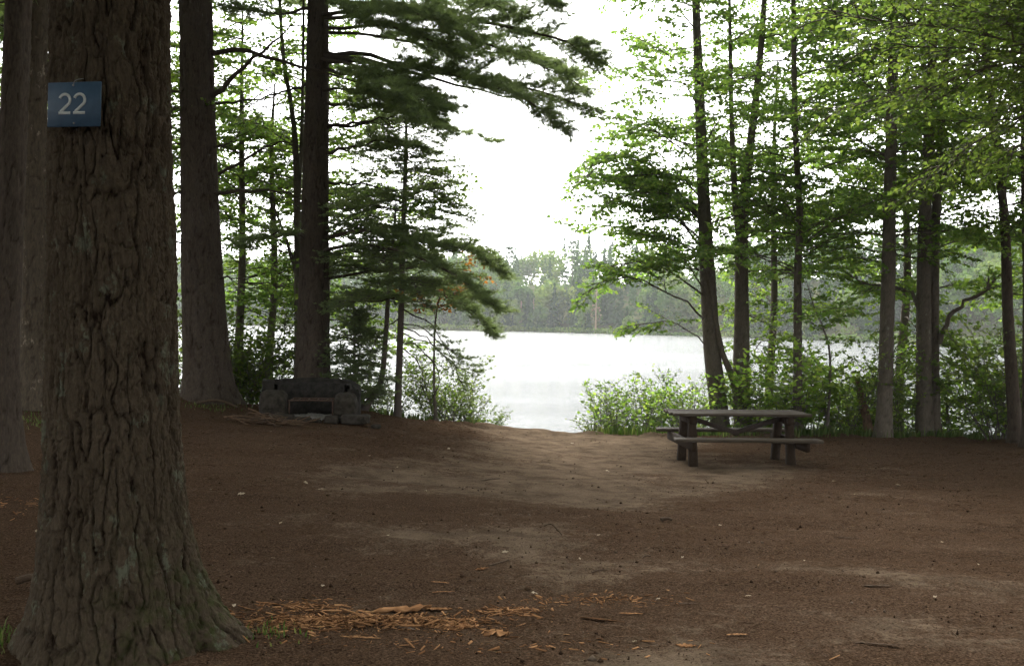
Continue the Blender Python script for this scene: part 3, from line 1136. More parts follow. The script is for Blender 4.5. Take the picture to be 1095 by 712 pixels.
# --- second pine
b = base_at(224, 424, 17.0)
P2 = [b, at(219, 350, 17), at(214, 230, 17), at(211, 100, 17), at(209, 0, 17), at(207, -120, 17), at(205, -500, 17), at(203, -900, 17)]
p2_root, _ = left_pine('pine_tree', 'stout straight pine left of the fireplace with flared base and bare side limbs', 'tree', P2,
    [0.40, 0.37, 0.315, 0.28, 0.275, 0.26, 0.19, 0.06], M['bark_pine'], 37, 0.17, 0.28, [(0.0, 0.75, .5), (1.5, .4, .5), (3.2, .35, .5), (4.6, .5, .5)], 130, 0.025, 0.024, 0.07, 0.26, (8.0, 18, 4.6), 8.0)
# --- third pine
b = base_at(333, 412, 17.4)
P3 = [b, at(335, 360, 17.4), at(336.5, 250, 17.4), at(338.5, 120, 17.4), at(340, 0, 17.4), at(341, -150, 17.4), at(343, -500, 17.4), at(344, -900, 17.4)]
p3_root, _ = left_pine('pine_tree', 'dark straight pine rising just behind the stone fireplace with drooping green boughs', 'tree', P3,
    [0.345, 0.285, 0.235, 0.21, 0.172, 0.16, 0.11, 0.04], M['bark_pine'], 41, 0.14, 0.25, [(0.3, 0.5, .5), (2, .4, .5), (3.6, .5, .5), (5, .5, .5)], 110, 0.025, 0.018, 0.06, 0.22, (7.9, 17, 5.0), 8.0)


def add_bough(root, pxs, r0, seed, start=0.35, slen=0.75, sp=0.12, k=26, L=0.12, wdt=0.0075, twn=0.085, mat='needle', spread=.75, dead=False):
    rng = np.random.default_rng(seed)
    T, Nd = Tubes(), Needles()
    ctrl = [at(*p) for p in pxs]
    if dead:
        path = curve(ctrl, 12)
        path[1:] += rng.normal(size=(11, 3)) * 0.02
        T.add(path, r0 * (1.45 if r0 > .013 else 1), 0.006, 6)
        for j in range(rng.integers(3, 7)):
            i = rng.integers(3, 11)
            t = norm(path[min(i + 1, 11)] - path[i - 1])
            d = t * 0.7 + unit_rand(rng, 1)[0] * 0.6
            T.add(walk(rng, path[i], d, rng.uniform(0.15, 0.7), 5, 0.12, (0, 0, -0.1)), 0.008, 0.003, 4)
    else:
        bough(rng, T, Nd, ctrl, r0, start * .8, sp, slen * 1.15, 0.02, twn)
    off = root.location
    acc = Acc()
    T.into(acc, 0.6)
    o = obj('branch', acc, M['bark_pine'], root, off, True)
    if not dead:
        a2 = Acc()
        Nd.into(a2, rng, k, L, wdt, spread)
        obj('needles', a2, M[mat], o, off)
    return o


# living boughs of the third pine, sweeping over the clearing to the right
Y3 = 17.4
for k, (pxs, r0, st, sl) in enumerate([
    ([(341, -40, Y3), (430, -50, Y3 - .8), (540, -25, Y3 - 1.4), (600, 10, Y3 - 1.5)], .05, .3, .9),
    ([(341, 0, Y3), (420, 5, Y3 - .6), (520, 25, Y3 - 1.0), (605, 45, Y3 - 1.2), (640, 68, Y3 - 1.2)], .05, .3, .95),
    ([(341, 55, Y3), (400, 62, Y3 - .3), (480, 75, Y3 - .5), (570, 95, Y3 - .5), (632, 118, Y3 - .4)], .05, .35, .85),
    ([(341, 58, Y3), (420, 70, Y3 - 1.2), (500, 85, Y3 - 1.8), (570, 110, Y3 - 2.0), (605, 140, Y3 - 2)], .045, .3, .7),
    ([(341, 20, Y3), (390, 20, Y3 - 1.0), (450, 40, Y3 - 1.9), (500, 62, Y3 - 2.2)], .04, .25, .8),
    ([(341, 75, Y3), (390, 82, Y3 - .9), (440, 95, Y3 - 1.6), (485, 118, Y3 - 1.9)], .04, .3, .75),
    ([(341, 110, Y3), (380, 112, Y3 - .6), (430, 118, Y3 - 1.3), (480, 140, Y3 - 1.6)], .035, .3, .7),
    ([(341, 135, Y3), (390, 132, Y3 + .4), (450, 130, Y3 + .6), (530, 150, Y3 + .5)], .035, .4, .6),
    ([(341, 165, Y3), (385, 155, Y3 - .5), (425, 150, Y3 - 1.0), (470, 165, Y3 - 1.3)], .03, .4, .55),
    ([(341, 255, Y3), (390, 248, Y3 - .6), (440, 255, Y3 - 1.2), (500, 268, Y3 - 1.5), (538, 292, Y3 - 1.5)], .04, .35, .75),
    ([(341, 270, Y3), (390, 262, Y3 - .9), (450, 275, Y3 - 1.7), (500, 305, Y3 - 2.0), (532, 332, Y3 - 2.0)], .038, .5, .5),
    ([(341, 300, Y3), (400, 290, Y3 + .3), (450, 300, Y3 + .5), (500, 330, Y3 - .9), (530, 358, Y3 - .9)], .032, .7, .4),
    ([(341, -15, Y3), (410, -22, Y3 + .8), (490, -8, Y3 + 1.4), (560, 18, Y3 + 1.6)], .04, .25, 1.0),
    ([(341, 15, Y3), (400, 12, Y3 - 1.6), (455, 18, Y3 - 2.6), (500, 35, Y3 - 3.0)], .04, .2, .9),
    ([(341, 35, Y3), (400, 38, Y3 + .6), (470, 52, Y3 + 1.0), (560, 62, Y3 + 1.1), (618, 80, Y3 + 1.0)], .035, .3, .85),
    ([(341, 62, Y3), (395, 75, Y3 - 2.0), (440, 100, Y3 - 3.0), (465, 135, Y3 - 3.3)], .035, .3, .8),
    ([(341, 95, Y3), (380, 95, Y3 - .9), (415, 104, Y3 - 1.6), (450, 122, Y3 - 2.0)], .03, .3, .8),
    ([(341, -60, Y3), (440, -85, Y3 - .2), (560, -70, Y3 - .4), (630, -30, Y3 - .4)], .045, .3, 1.0),
    ([(341, 30, Y3), (450, 30, Y3 + .2), (560, 60, Y3 + .1), (628, 98, Y3)], .035, .45, .85),
    ([(337, 10, Y3), (290, 15, Y3 - .8), (240, 5, Y3 - 1.3)], .035, .5, .5),
    ([(337, -20, Y3), (290, -30, Y3 + .6), (230, -22, Y3 + 1)], .035, .4, .7),
    ([(337, 258, Y3), (300, 250, Y3 - .5), (255, 262, Y3 - 1.0)], .025, .3, .5),
]):
    add_bough(p3_root, pxs, r0, 300 + k, st, sl)
# bare lower limbs of pines two and three
Y2 = 17.0
for k, (root, pxs, r0) in enumerate([
    (p2_root, [(222, 107, Y2), (250, 82, Y2 - .3), (285, 52, Y2 - .5), (318, 22, Y2 - .6)], .038),
    (p2_root, [(222, 58, Y2), (262, 54, Y2 - .2), (310, 68, Y2 - .3), (372, 86, Y2 - .6), (440, 108, Y2 - 1)], .036),
    (p2_root, [(220, 188, Y2), (250, 178, Y2 + .2), (285, 156, Y2 + .3), (318, 152, Y2 + .4)], .03),
    (p2_root, [(220, 207, Y2), (262, 205, Y2 - .2), (300, 203, Y2 - .4), (320, 212, Y2 - .4)], .026),
    (p2_root, [(222, 158, Y2), (238, 156, Y2 - .2), (254, 150, Y2 - .3)], .02),
    (p2_root, [(222, 112, Y2), (262, 108, Y2 + .3), (320, 96, Y2 + .5)], .022),
    (p2_root, [(205, 95, Y2), (190, 98, Y2 - .4), (165, 92, Y2 - .8)], .025),
    (p2_root, [(205, 117, Y2), (190, 115, Y2 - .3), (160, 122, Y2 - .8)], .022),
    (p2_root, [(205, 158, Y2), (188, 153, Y2 - .3), (165, 160, Y2 - .7)], .02),
    (p2_root, [(205, 205, Y2), (188, 207, Y2 - .3), (165, 200, Y2 - .7)], .022),
    (p2_root, [(205, 262, Y2), (188, 258, Y2 - .3), (165, 262, Y2 - .7)], .016),
    (p2_root, [(224, 300, Y2), (250, 297, Y2 - .2), (275, 305, Y2 - .4)], .014),
    (p3_root, [(343, 66, Y3), (390, 66, Y3 - .1), (450, 80, Y3 - .2), (520, 98, Y3 - .2), (590, 108, Y3 - .1)], .038),
    (p3_root, [(343, 138, Y3), (380, 132, Y3 - .3), (420, 124, Y3 - .5)], .028),
    (p3_root, [(343, 163, Y3), (375, 158, Y3 - .2), (400, 150, Y3 - .3)], .022),
    (p3_root, [(343, 193, Y3), (390, 198, Y3 + .3), (440, 205, Y3 + .5)], .022),
    (p3_root, [(343, 322, Y3), (390, 322, Y3 - .4), (450, 316, Y3 - .6)], .02),
    (p3_root, [(335, 88, Y3), (300, 100, Y3 - .3), (262, 112, Y3 - .6)], .02),
]):
    add_bough(root, pxs, r0, 500 + k, dead=True)

# ================================================================== young conifers by the fireplace
def conifer(name, label, ctrl, radii, z0, L0, seed, per=5, every=0.28, mat='hemlock', bark='bark_thin', droop=0.10, k=12, nl=0.055, nw=0.011, group=None, slen=0.5, gap=None, az_ok=None, top=None):
    rng = np.random.default_rng(seed)
    base = np.asarray(ctrl[0])
    root = thing(name, label, 'tree', base, group)
    acc = Acc()
    trunk(acc, ctrl, radii, 14, 0.10, 0, flare=0.02, fh=0.15, seed=seed)
    T, Nd = Tubes(), Needles()
    cc = np.asarray(ctrl)
    z1 = cc[-1, 2]
    z = base[2] + z0
    while z < z1 - 0.05:
        u = (z - base[2] - z0) / (z1 - base[2] - z0)
        for j in range(per + 2):
            az = rng.uniform(0, 2 * np.pi)
            if az_ok is not None and not az_ok(az, u, rng):
                continue
            L = (L0 * (1 - u) ** 0.75 + 0.12) * rng.uniform(0.6, 1.1)
            c = np.array([np.interp(z, cc[:, 2], cc[:, 0]), np.interp(z, cc[:, 2], cc[:, 1]), z + rng.uniform(-.1, .1)])
            d = np.array([math.cos(az), math.sin(az), 0])
            bough(rng, T, Nd, [c, c + d * L * 0.5 + UP * L * 0.05, c + d * L - UP * droop * L], 0.012, 0.15, 0.13, slen * L ** 0.6, -0.05, 0.055, 8, 4)
        z += every
    Nd.add(cc[-1], UP)
    T.into(acc, 0.6)
    obj('trunk', acc, M[bark], root, base, True)
    a2 = Acc()
    Nd.into(a2, rng, k, nl, nw, 0.9, 0.45)
    obj('crown', a2, M[mat], root, base)
    return root


YL = 17.6
bL = base_at(425, 443, YL)
hem = conifer('hemlock_tree', 'young dark conifer with thin straight trunk at the water right of the fireplace',
        [bL, at(427, 390, YL), at(429, 330, YL), at(431, 250, YL), at(434, 165, YL), at(435, 85, YL)],
        [0.07, 0.06, 0.055, 0.048, 0.035, 0.012], 2.1, 1.95, 61, 4, 0.26)
for k, pxs in enumerate([
    [(430, 330, YL), (455, 345, YL - .4), (485, 378, YL - .7), (508, 398, YL - .8)],
    [(429, 350, YL), (458, 362, YL - .3), (486, 395, YL - .5), (504, 430, YL - .5)],
    [(430, 300, YL), (465, 310, YL - .5), (500, 335, YL - .8), (528, 352, YL - .9)]]):
    add_bough(hem, pxs, .014, 640 + k, .45, .42, sp=.12, k=14, L=.07, wdt=.010, mat='hemlock')
for k, pxs in enumerate([
    [(429, 345, YL), (450, 350, YL - .2), (478, 375, YL - .4), (500, 420, YL - .5)],
    [(429, 365, YL), (448, 372, YL - .3), (470, 400, YL - .5), (462, 430, YL - .5)],
    [(428, 372, YL), (440, 378, YL + .2), (452, 400, YL + .4), (450, 425, YL + .4)],
    [(428, 340, YL), (412, 352, YL - .2), (398, 372, YL - .3), (392, 395, YL - .3)],
    [(429, 355, YL), (462, 368, YL + .3), (490, 392, YL + .5), (512, 402, YL + .5)]]):
    add_bough(hem, pxs, .012, 660 + k, dead=True)
bS = base_at(379, 432, 17.3)
conifer('spruce_tree', 'small dark spruce between the fireplace and the curved sapling',
        [bS, at(379, 400, 17.3), at(379, 362, 17.3), at(378, 325, 17.3)], [0.03, 0.025, 0.018, 0.006], 0.35, 0.72, 67, 5, 0.16)

# ================================================================== broadleaf trees
def broadleaf(name, label, stems, br, mat, seed, explicit=(), bark='bark_maple', size=0.095, nth=20, barkd=0.006, group=None, lev=2, dens=1.0, sp=0.13, flare=0.06):
    """stems: list of (ctrl points, radii); br: list of dicts describing random limbs"""
    rng = np.random.default_rng(seed)
    base = np.asarray(stems[0][0][0])
    root = thing(name, label, 'tree', base, group)
    acc = Acc()
    for si, (ctrl, rad) in enumerate(stems):
        trunk(acc, ctrl, rad, nth, 0.05, barkd, 0.05, 0.25, flare if si == 0 else flare * 0.5, 0.18, [(0.5, .6, .5), (2.6, .6, .5), (4.5, .6, .5)], seed + si, 7.6, 0.4)
    T, Lv = Tubes(), Leaves()
    for b in br:
        ctrl = np.asarray(stems[b.get('stem', 0)][0])
        for k in range(b['n']):
            z = rng.uniform(b['z0'], b['z1'])
            c = np.array([np.interp(z, ctrl[:, 2], ctrl[:, 0]), np.interp(z, ctrl[:, 2], ctrl[:, 1]), z])
            az = b.get('az', 0) + rng.uniform(-1, 1) * b.get('spread', np.pi)
            L = rng.uniform(*b['L'])
            rise = rng.uniform(*b.get('rise', (0.1, 0.8)))
            d = np.array([math.cos(az), math.sin(az), rise])
            pth = walk(rng, c, d, L, 9, 0.07, (0, 0, b.get('bend', -0.22)))
            spray(rng, T, Lv, pth, b.get('r', 0.022) * 0.7, size, lev, b.get('start', 0.2), sp, 0.5, dens=dens)
    for ctrl, r0, leafy in explicit:
        pth = curve(ctrl, 12)
        pth[1:-1] += rng.normal(size=(10, 3)) * 0.02
        if leafy:
            spray(rng, T, Lv, pth, r0, size, lev, leafy, sp, 0.42, dens=dens)
        else:
            T.add(pth, r0, r0 * 0.5, 8)
    T.into(acc, 0.55)
    obj('trunk', acc, M[bark], root, base, True)
    a2 = Acc()
    Lv.into(a2, rng)
    obj('crown', a2, M[mat], root, base)
    return root


LEFT, NEAR, RIGHT, AWAY = np.pi, -np.pi / 2, 0.0, np.pi / 2
YA = 18.6


def px_path(pts, Y):
    return [at(x, y, Y) for x, y in pts]


bA = base_at(772, 466, YA)
bB = base_at(796, 466, YA + .1)
stemA = ([bA] + px_path([(768, 430), (762, 380), (757, 300), (752, 200), (748, 100), (744, 0), (741, -120), (738, -300)], YA), [.19, .175, .165, .15, .115, .095, .07, .05, .02])
stemB = ([bB] + px_path([(793, 420), (793, 330), (793, 260), (796, 210), (803, 150), (812, 70), (820, -40), (826, -200)], YA + .1), [.18, .17, .135, .12, .10, .075, .06, .045, .015])
stemC = ([bB + (-0.05, -0.1, 0.3)] + px_path([(785, 410), (772, 375), (764, 335), (757, 290)], YA - .15), [.09, .07, .055, .045, .03])
stemB1 = (px_path([(793, 262), (787, 222), (783, 150), (781, 50), (779, -60)], YA + .1), [.07, .06, .05, .035, .015])
broadleaf('maple_clump', 'leafy maple clump of dark stems directly behind the picnic table', [stemA, stemB, stemC, stemB1],
    [dict(n=17, z0=2.2, z1=6.2, L=(1.8, 2.9), az=LEFT, spread=0.9, rise=(0.5, 1.2), r=.026, bend=-.30),
     dict(n=10, z0=6.0, z1=9.5, L=(1.6, 2.8), az=LEFT, spread=1.2, rise=(0.2, 0.8)),
     dict(n=18, z0=3.2, z1=9.5, L=(1.4, 2.6), rise=(0.1, 0.9)),
     dict(n=22, z0=2.6, z1=9.0, L=(1.4, 2.8), stem=1, rise=(0.1, 0.8)),
     dict(n=8, z0=4.5, z1=8.5, L=(1.2, 2.2), stem=3, rise=(0.2, 0.8))],
    'maple', 71,
    explicit=[([at(757, 345, YA), at(725, 318, YA - .4), at(680, 298, YA - .7), at(650, 300, YA - .9), at(622, 316, YA - 1)], .022, .3),
              ([at(757, 320, YA), at(715, 290, YA - .6), at(680, 280, YA - 1), at(643, 288, YA - 1.2)], .022, .3),
              ([at(754, 270, YA), at(715, 222, YA + .2), at(668, 195, YA + .3), at(622, 188, YA + .3)], .026, .25),
              ([at(755, 240, YA), at(700, 180, YA - .3), at(655, 168, YA - .4), at(617, 198, YA - .4)], .026, .3),
              ([at(757, 372, YA), at(735, 352, YA - .4), at(700, 345, YA - .8), at(665, 352, YA - 1)], .016, .4)])

YD = 18.0
bD = base_at(853, 466, YD)
broadleaf('maple_tree', 'slender grey maple rising behind the right end of the table', [([bD] + px_path([(853, 400), (853, 300), (855, 230), (851, 150), (849, 60), (848, -60), (846, -250)], YD), [.095, .08, .07, .062, .055, .045, .035, .015])],
    [dict(n=34, z0=2.4, z1=9.8, L=(1.2, 2.8), rise=(0.1, 0.8))], 'maple', 83, explicit=[([at(853, 205, YD), at(838, 190, YD - .2), at(822, 172, YD - .3)], .016, .4)])
YF = 17.4
bF = base_at(945, 464, YF)
broadleaf('maple_tree', 'straight grey maple trunk with a knob, right of the leaning snag', [([bF] + px_path([(947, 400), (950, 300), (951, 230), (953, 150), (955, 50), (957, -80), (960, -300)], YF), [.145, .125, .12, .11, .10, .085, .07, .02])],
    [dict(n=33, z0=3.2, z1=9.8, L=(1.4, 3.0), rise=(0.1, 0.8)), dict(n=9, z0=2.2, z1=3.5, L=(1.0, 2.0), rise=(0.0, 0.4))], 'maple', 89)
YG = 17.8
bG = base_at(989, 464, YG)
bG2 = base_at(1000, 464, YG + .12)
broadleaf('maple_tree', 'twin fused maple trunk with arching side limbs, second from the right edge', [
    ([bG] + px_path([(988, 400), (988, 300), (989, 230), (993, 150), (997, 60), (1000, -80), (1000, -300)], YG), [.155, .135, .125, .11, .095, .08, .06, .02]),
    ([bG2] + px_path([(999, 400), (999, 300), (1001, 230), (1006, 150), (1012, 60), (1020, -80)], YG + .12), [.11, .09, .085, .08, .065, .05, .02])],
    [dict(n=26, z0=3.0, z1=9.8, L=(1.4, 3.0), rise=(0.1, 0.8)), dict(n=12, z0=3.5, z1=9, L=(1.4, 2.6), stem=1, rise=(0.1, .8))], 'maple', 97,
    explicit=[([at(1004, 368, YG), at(1012, 342, YG), at(1030, 325, YG - .1), at(1055, 308, YG - .2), at(1078, 288, YG - .3)], .055, .55),
              ([at(984, 335, YG), at(976, 315, YG), at(955, 306, YG + .1), at(928, 303, YG + .1), at(898, 287, YG + .1)], .042, .5)])
YH = 16.9
bH = base_at(1088, 473, YH)
broadleaf('maple_tree', 'dark leaning trunk at the right edge, tilting left towards its top', [([bH] + px_path([(1083, 420), (1078, 340), (1075, 250), (1070, 190), (1062, 120), (1052, 50), (1043, -10), (1030, -150), (1020, -330)], YH), [.125, .105, .09, .075, .065, .058, .052, .045, .03, .012])],
    [dict(n=20, z0=3.0, z1=9.5, L=(1.2, 2.6), rise=(0.1, 0.8))], 'beech', 101, bark='bark_pine',
    explicit=[([at(1066, 150, YH), at(1080, 165, YH), at(1096, 190, YH)], .02, 0)])
YI = 16.2
bI = base_at(1101, 473, YI)
broadleaf('maple_tree', 'dark trunk only half inside the right edge of the picture', [([bI] + px_path([(1101, 400), (1101, 300), (1099, 200), (1098, 100), (1095, 0), (1092, -150)], YI), [.12, .11, .105, .1, .09, .08, .05])],
    [dict(n=12, z0=3.6, z1=8.0, L=(1.5, 3.0), az=LEFT, spread=1.5, rise=(0.1, 0.5))], 'beech', 103, bark='bark_pine')
# near maple whose branches hang in from the upper right
bN = np.array([7.6, 9.4, 0])
bN[2] = gz(bN[0], bN[1])
broadleaf('maple_tree', 'olive leafy boughs hanging in from the top right corner, nearest maple', [([bN, bN + (.05, .1, 2), bN + (-.1, .2, 4), bN + (-.3, .3, 7), bN + (-.4, .4, 10)], [.17, .15, .13, .09, .03])],
    [dict(n=14, z0=3.7, z1=5.8, L=(2.6, 4.8), az=LEFT - 0.45, spread=0.7, rise=(0.05, 0.35), bend=-.06, r=.03), dict(n=11, z0=5.8, z1=9.8, L=(2, 3.6), rise=(0.1, 0.6))], 'canopy', 107, size=0.066, dens=.8)

# sapling, snag
bE = base_at(884, 464, 17.9)
broadleaf('maple_sapling', 'thin bent sapling between the table end and the straight grey maple', [([bE] + px_path([(887, 420), (887, 376), (880, 350), (871, 329), (862, 300)], 17.9), [.028, .024, .02, .018, .014, .006])],
    [dict(n=12, z0=0.9, z1=2.6, L=(.5, 1.1), rise=(0.1, 0.6), r=.009)], 'maple', 109, bark='bark_thin', nth=8, barkd=0)
bJ = base_at(931, 466, 17.9)
rt = thing('tree_snag', 'short reddish broken snag leaning left beside the straight maple', 'dead tree', bJ)
acc = Acc()
trunk(acc, [bJ, at(926, 445, 17.9), at(921, 425, 17.9), at(917, 404, 17.9)], [.095, .075, .065, .045], 20, 0.04, 0.012, 0.05, 0.2, .03, .15, seed=5)
obj('trunk', acc, M['snag'], rt, bJ, True)

# left bank broadleaf trees
YK = 18.8
bK = base_at(319, 420, YK)
broadleaf('maple_tree', 'thin maple stems half hidden behind the pine at the fireplace', [
    ([bK] + px_path([(319, 350), (318, 250), (316, 160), (311, 110), (303, 60), (297, -40), (292, -200)], YK), [.085, .075, .065, .055, .045, .035, .025, .01]),
    (px_path([(319, 300), (308, 262), (300, 240), (290, 215)], YK), [.035, .03, .022, .01]),
    (px_path([(318, 230), (322, 160), (324, 80), (325, -60)], YK), [.04, .035, .03, .012])],
    [dict(n=24, z0=2.3, z1=9.0, L=(1.0, 2.4), rise=(0.1, 0.7)), dict(n=14, z0=4.0, z1=8.5, L=(1.0, 2.3), stem=2, rise=(.1, .7))], 'maple', 113)
bM_ = base_at(386, 443, 17.5)
broadleaf('cherry_sapling', 'curved dark sapling leaning between the fireplace and the young conifer', [([bM_] + px_path([(398, 424), (408, 405), (412, 365), (415, 320), (418, 285), (422, 240), (424, 200)], 17.5), [.07, .058, .052, .045, .04, .032, .022, .008])],
    [dict(n=10, z0=2.4, z1=4.6, L=(.7, 1.5), rise=(0.1, 0.7), r=.011)], 'beech', 127, bark='bark_thin', nth=12, barkd=0)
YP = 18.0
bP = base_at(466, 452, YP)
broadleaf('autumn_maple', 'small maple with orange turning leaves mixed into the young conifer', [([bP] + px_path([(464, 400), (466, 340), (474, 305), (482, 290), (488, 280)], YP), [.022, .02, .017, .014, .01, .005])],
    [dict(n=5, z0=1.8, z1=2.6, L=(.4, .7), rise=(0.05, 0.5), r=.008)], 'autumn', 131, bark='bark_thin', nth=10, barkd=0, sp=0.15, size=.08,
    explicit=[([at(466, 335, YP), at(455, 322, YP - .5), at(436, 314, YP - .9)], .008, .2), ([at(467, 332, YP), at(478, 318, YP - .5), at(492, 312, YP - .9)], .008, .2),
              ([at(466, 338, YP), at(462, 330, YP - .6), at(455, 326, YP - 1.1)], .008, .2), ([at(485, 282, YP), at(502, 277, YP - .3), at(514, 273, YP - .5)], .008, .3),
              ([at(476, 300, YP), at(500, 290, YP - .3), at(518, 294, YP - .5)], .008, .5)])

# background trees further along the bank on both sides: copies of two kinds
rngb = np.random.default_rng(5)
def bank_tree(seed, mat, h=9.0):
    b0 = np.array([0.0, 0.0, 0.0])
    return broadleaf('bank_tree', 'x', [([b0, b0 + (.05, 0, 2), b0 + (-.05, .05, 4), b0 + (.05, 0, 6.5), b0 + (0, 0, h)], [.11, .09, .07, .05, .015])],
        [dict(n=38, z0=2.6, z1=h - 0.4, L=(1.1, 2.5), rise=(0.05, 0.7))], mat, seed, nth=14, barkd=0)


bt = [bank_tree(201, 'beech'), bank_tree(205, 'maple', 8.0)]
bank_spots = [
    (255, 19.6, 'leafy tree on the bank between the second and third pines', 0),
    (290, 20.4, 'light green tree at the waterside seen left of the third pine', 1),
    (120, 19.0, 'leafy bank tree hidden behind the huge foreground pine', 0),
    (18, 18.6, 'leafy tree at the far left behind the edge trunk', 0),
    (-60, 17.0, 'leafy bank tree just beyond the left edge', 1),
    (345, 20.4, 'leafy waterside tree behind the trunk of the third pine', 0),
    (965, 20.6, 'bank tree behind the straight grey maple', 0),
    (1110, 19.0, 'bank tree behind the right edge trunks', 0),
    (825, 20.8, 'waterside tree between the maple clump and the slender maple', 0),
    (1210, 17.5, 'bank tree beyond the right edge', 1),
]
used = [False, False]
for px, Y, lab, kd in bank_spots:
    p = at(px, 400, Y)
    p[2] = float(gz(p[0], p[1])) - 0.05
    rz = rngb.uniform(0, 6.28)
    s = rngb.uniform(0.9, 1.15)
    if not used[kd]:
        used[kd] = True
        r_ = bt[kd]
        r_.location = [float(c) for c in p]
        r_.rotation_euler = (0, 0, rz)
        r_['label'] = lab
        r_['group'] = 'leafy trees along the lake bank'
    else:
        copy_thing(bt[kd], p, rz, s, lab, 'leafy trees along the lake bank')

# woods round the clearing outside the picture: unseen trees added to close off the sky and shade the ground
wood_spots = [(-6.5, 3.5), (-9.0, 8.0), (5.2, 2.2), (9.5, 6.5), (-3.5, -3.5), (2.5, -4.0), (10.5, 12.0), (-10.0, 13.5), (-0.5, -8.5), (7.5, -3.0), (-8, -4)]
wb = np.array([0, 0, 0.0])
wood, _ = left_pine('shade_pine', 'tall unseen pine added outside the picture to shade the clearing', 'tree', [wb, wb + (0, 0, 4), wb + (.1, 0, 9), wb + (.1, .1, 18)],
    [.28, .24, .18, .04], M['bark_pine'], 301, .15, .3, [(0, .5, .5), (2, .5, .5), (4, .5, .5)], 48, .1, .015, .07, .25, (5.5, 17.5, 4.4), 6.0, group='unseen pines added to shade the clearing')
for k, (x, y) in enumerate(wood_spots):
    p = (x, y, float(gz(x, y)))
    if k == 0:
        wood.location = p
    else:
        copy_thing(wood, p, k * 1.9, 0.95 + 0.02 * (k % 5))

ring = [(-8.5, 1.0), (-5.5, -1.0), (-2.0, -5.5), (1.0, -2.8), (4.5, -2.0), (7.0, 0.5), (9.0, 3.5), (-11, 5.5), (-11.5, 11), (11.5, 8.5), (12, 15), (-6, -6.5), (4.5, -7), (-13, 15.5), (10, -2), (-9.5, -3.5), (0.5, -10), (7.5, -9), (13, 3), (-14, 1)]  # unseen leafy trees, added to block light from behind and the sides
for k, (x, y) in enumerate(ring):
    copy_thing(bt[k % 2], (x, y, float(gz(x, y)) - .05), k * 2.1, 1.0 + 0.05 * (k % 4), 'unseen leafy tree added outside the picture to block light on the clearing', 'unseen leafy trees added to block light')

# ================================================================== shrubs
def shrub(seed, h, n, mat='shrub', size=0.065, spread=0.5, lev=1, sp=0.10):
    rng = np.random.default_rng(seed)
    root = thing('shrub', 'x', 'shrub')
    T, Lv = Tubes(), Leaves()
    for k in range(n):
        az = rng.uniform(0, 2 * np.pi)
        d = np.array([math.cos(az) * spread, math.sin(az) * spread, 1.0])
        p = np.array([math.cos(az), math.sin(az), 0]) * rng.uniform(0, 0.15) - UP * 0.05
        L = h * rng.uniform(0.6, 1.05)
        pth = walk(rng, p, d, L, 9, 0.09, (0, 0, -0.05))
        spray(rng, T, Lv, pth, 0.010, size, lev, 0.12, sp, 0.42, step=0.05)
    acc = Acc()
    T.into(acc, 0.5)
    obj('stems', acc, M['bark_thin'], root, smooth=True)
    a2 = Acc()
    Lv.into(a2, rng)
    obj('foliage', a2, M[mat], root)
    return root


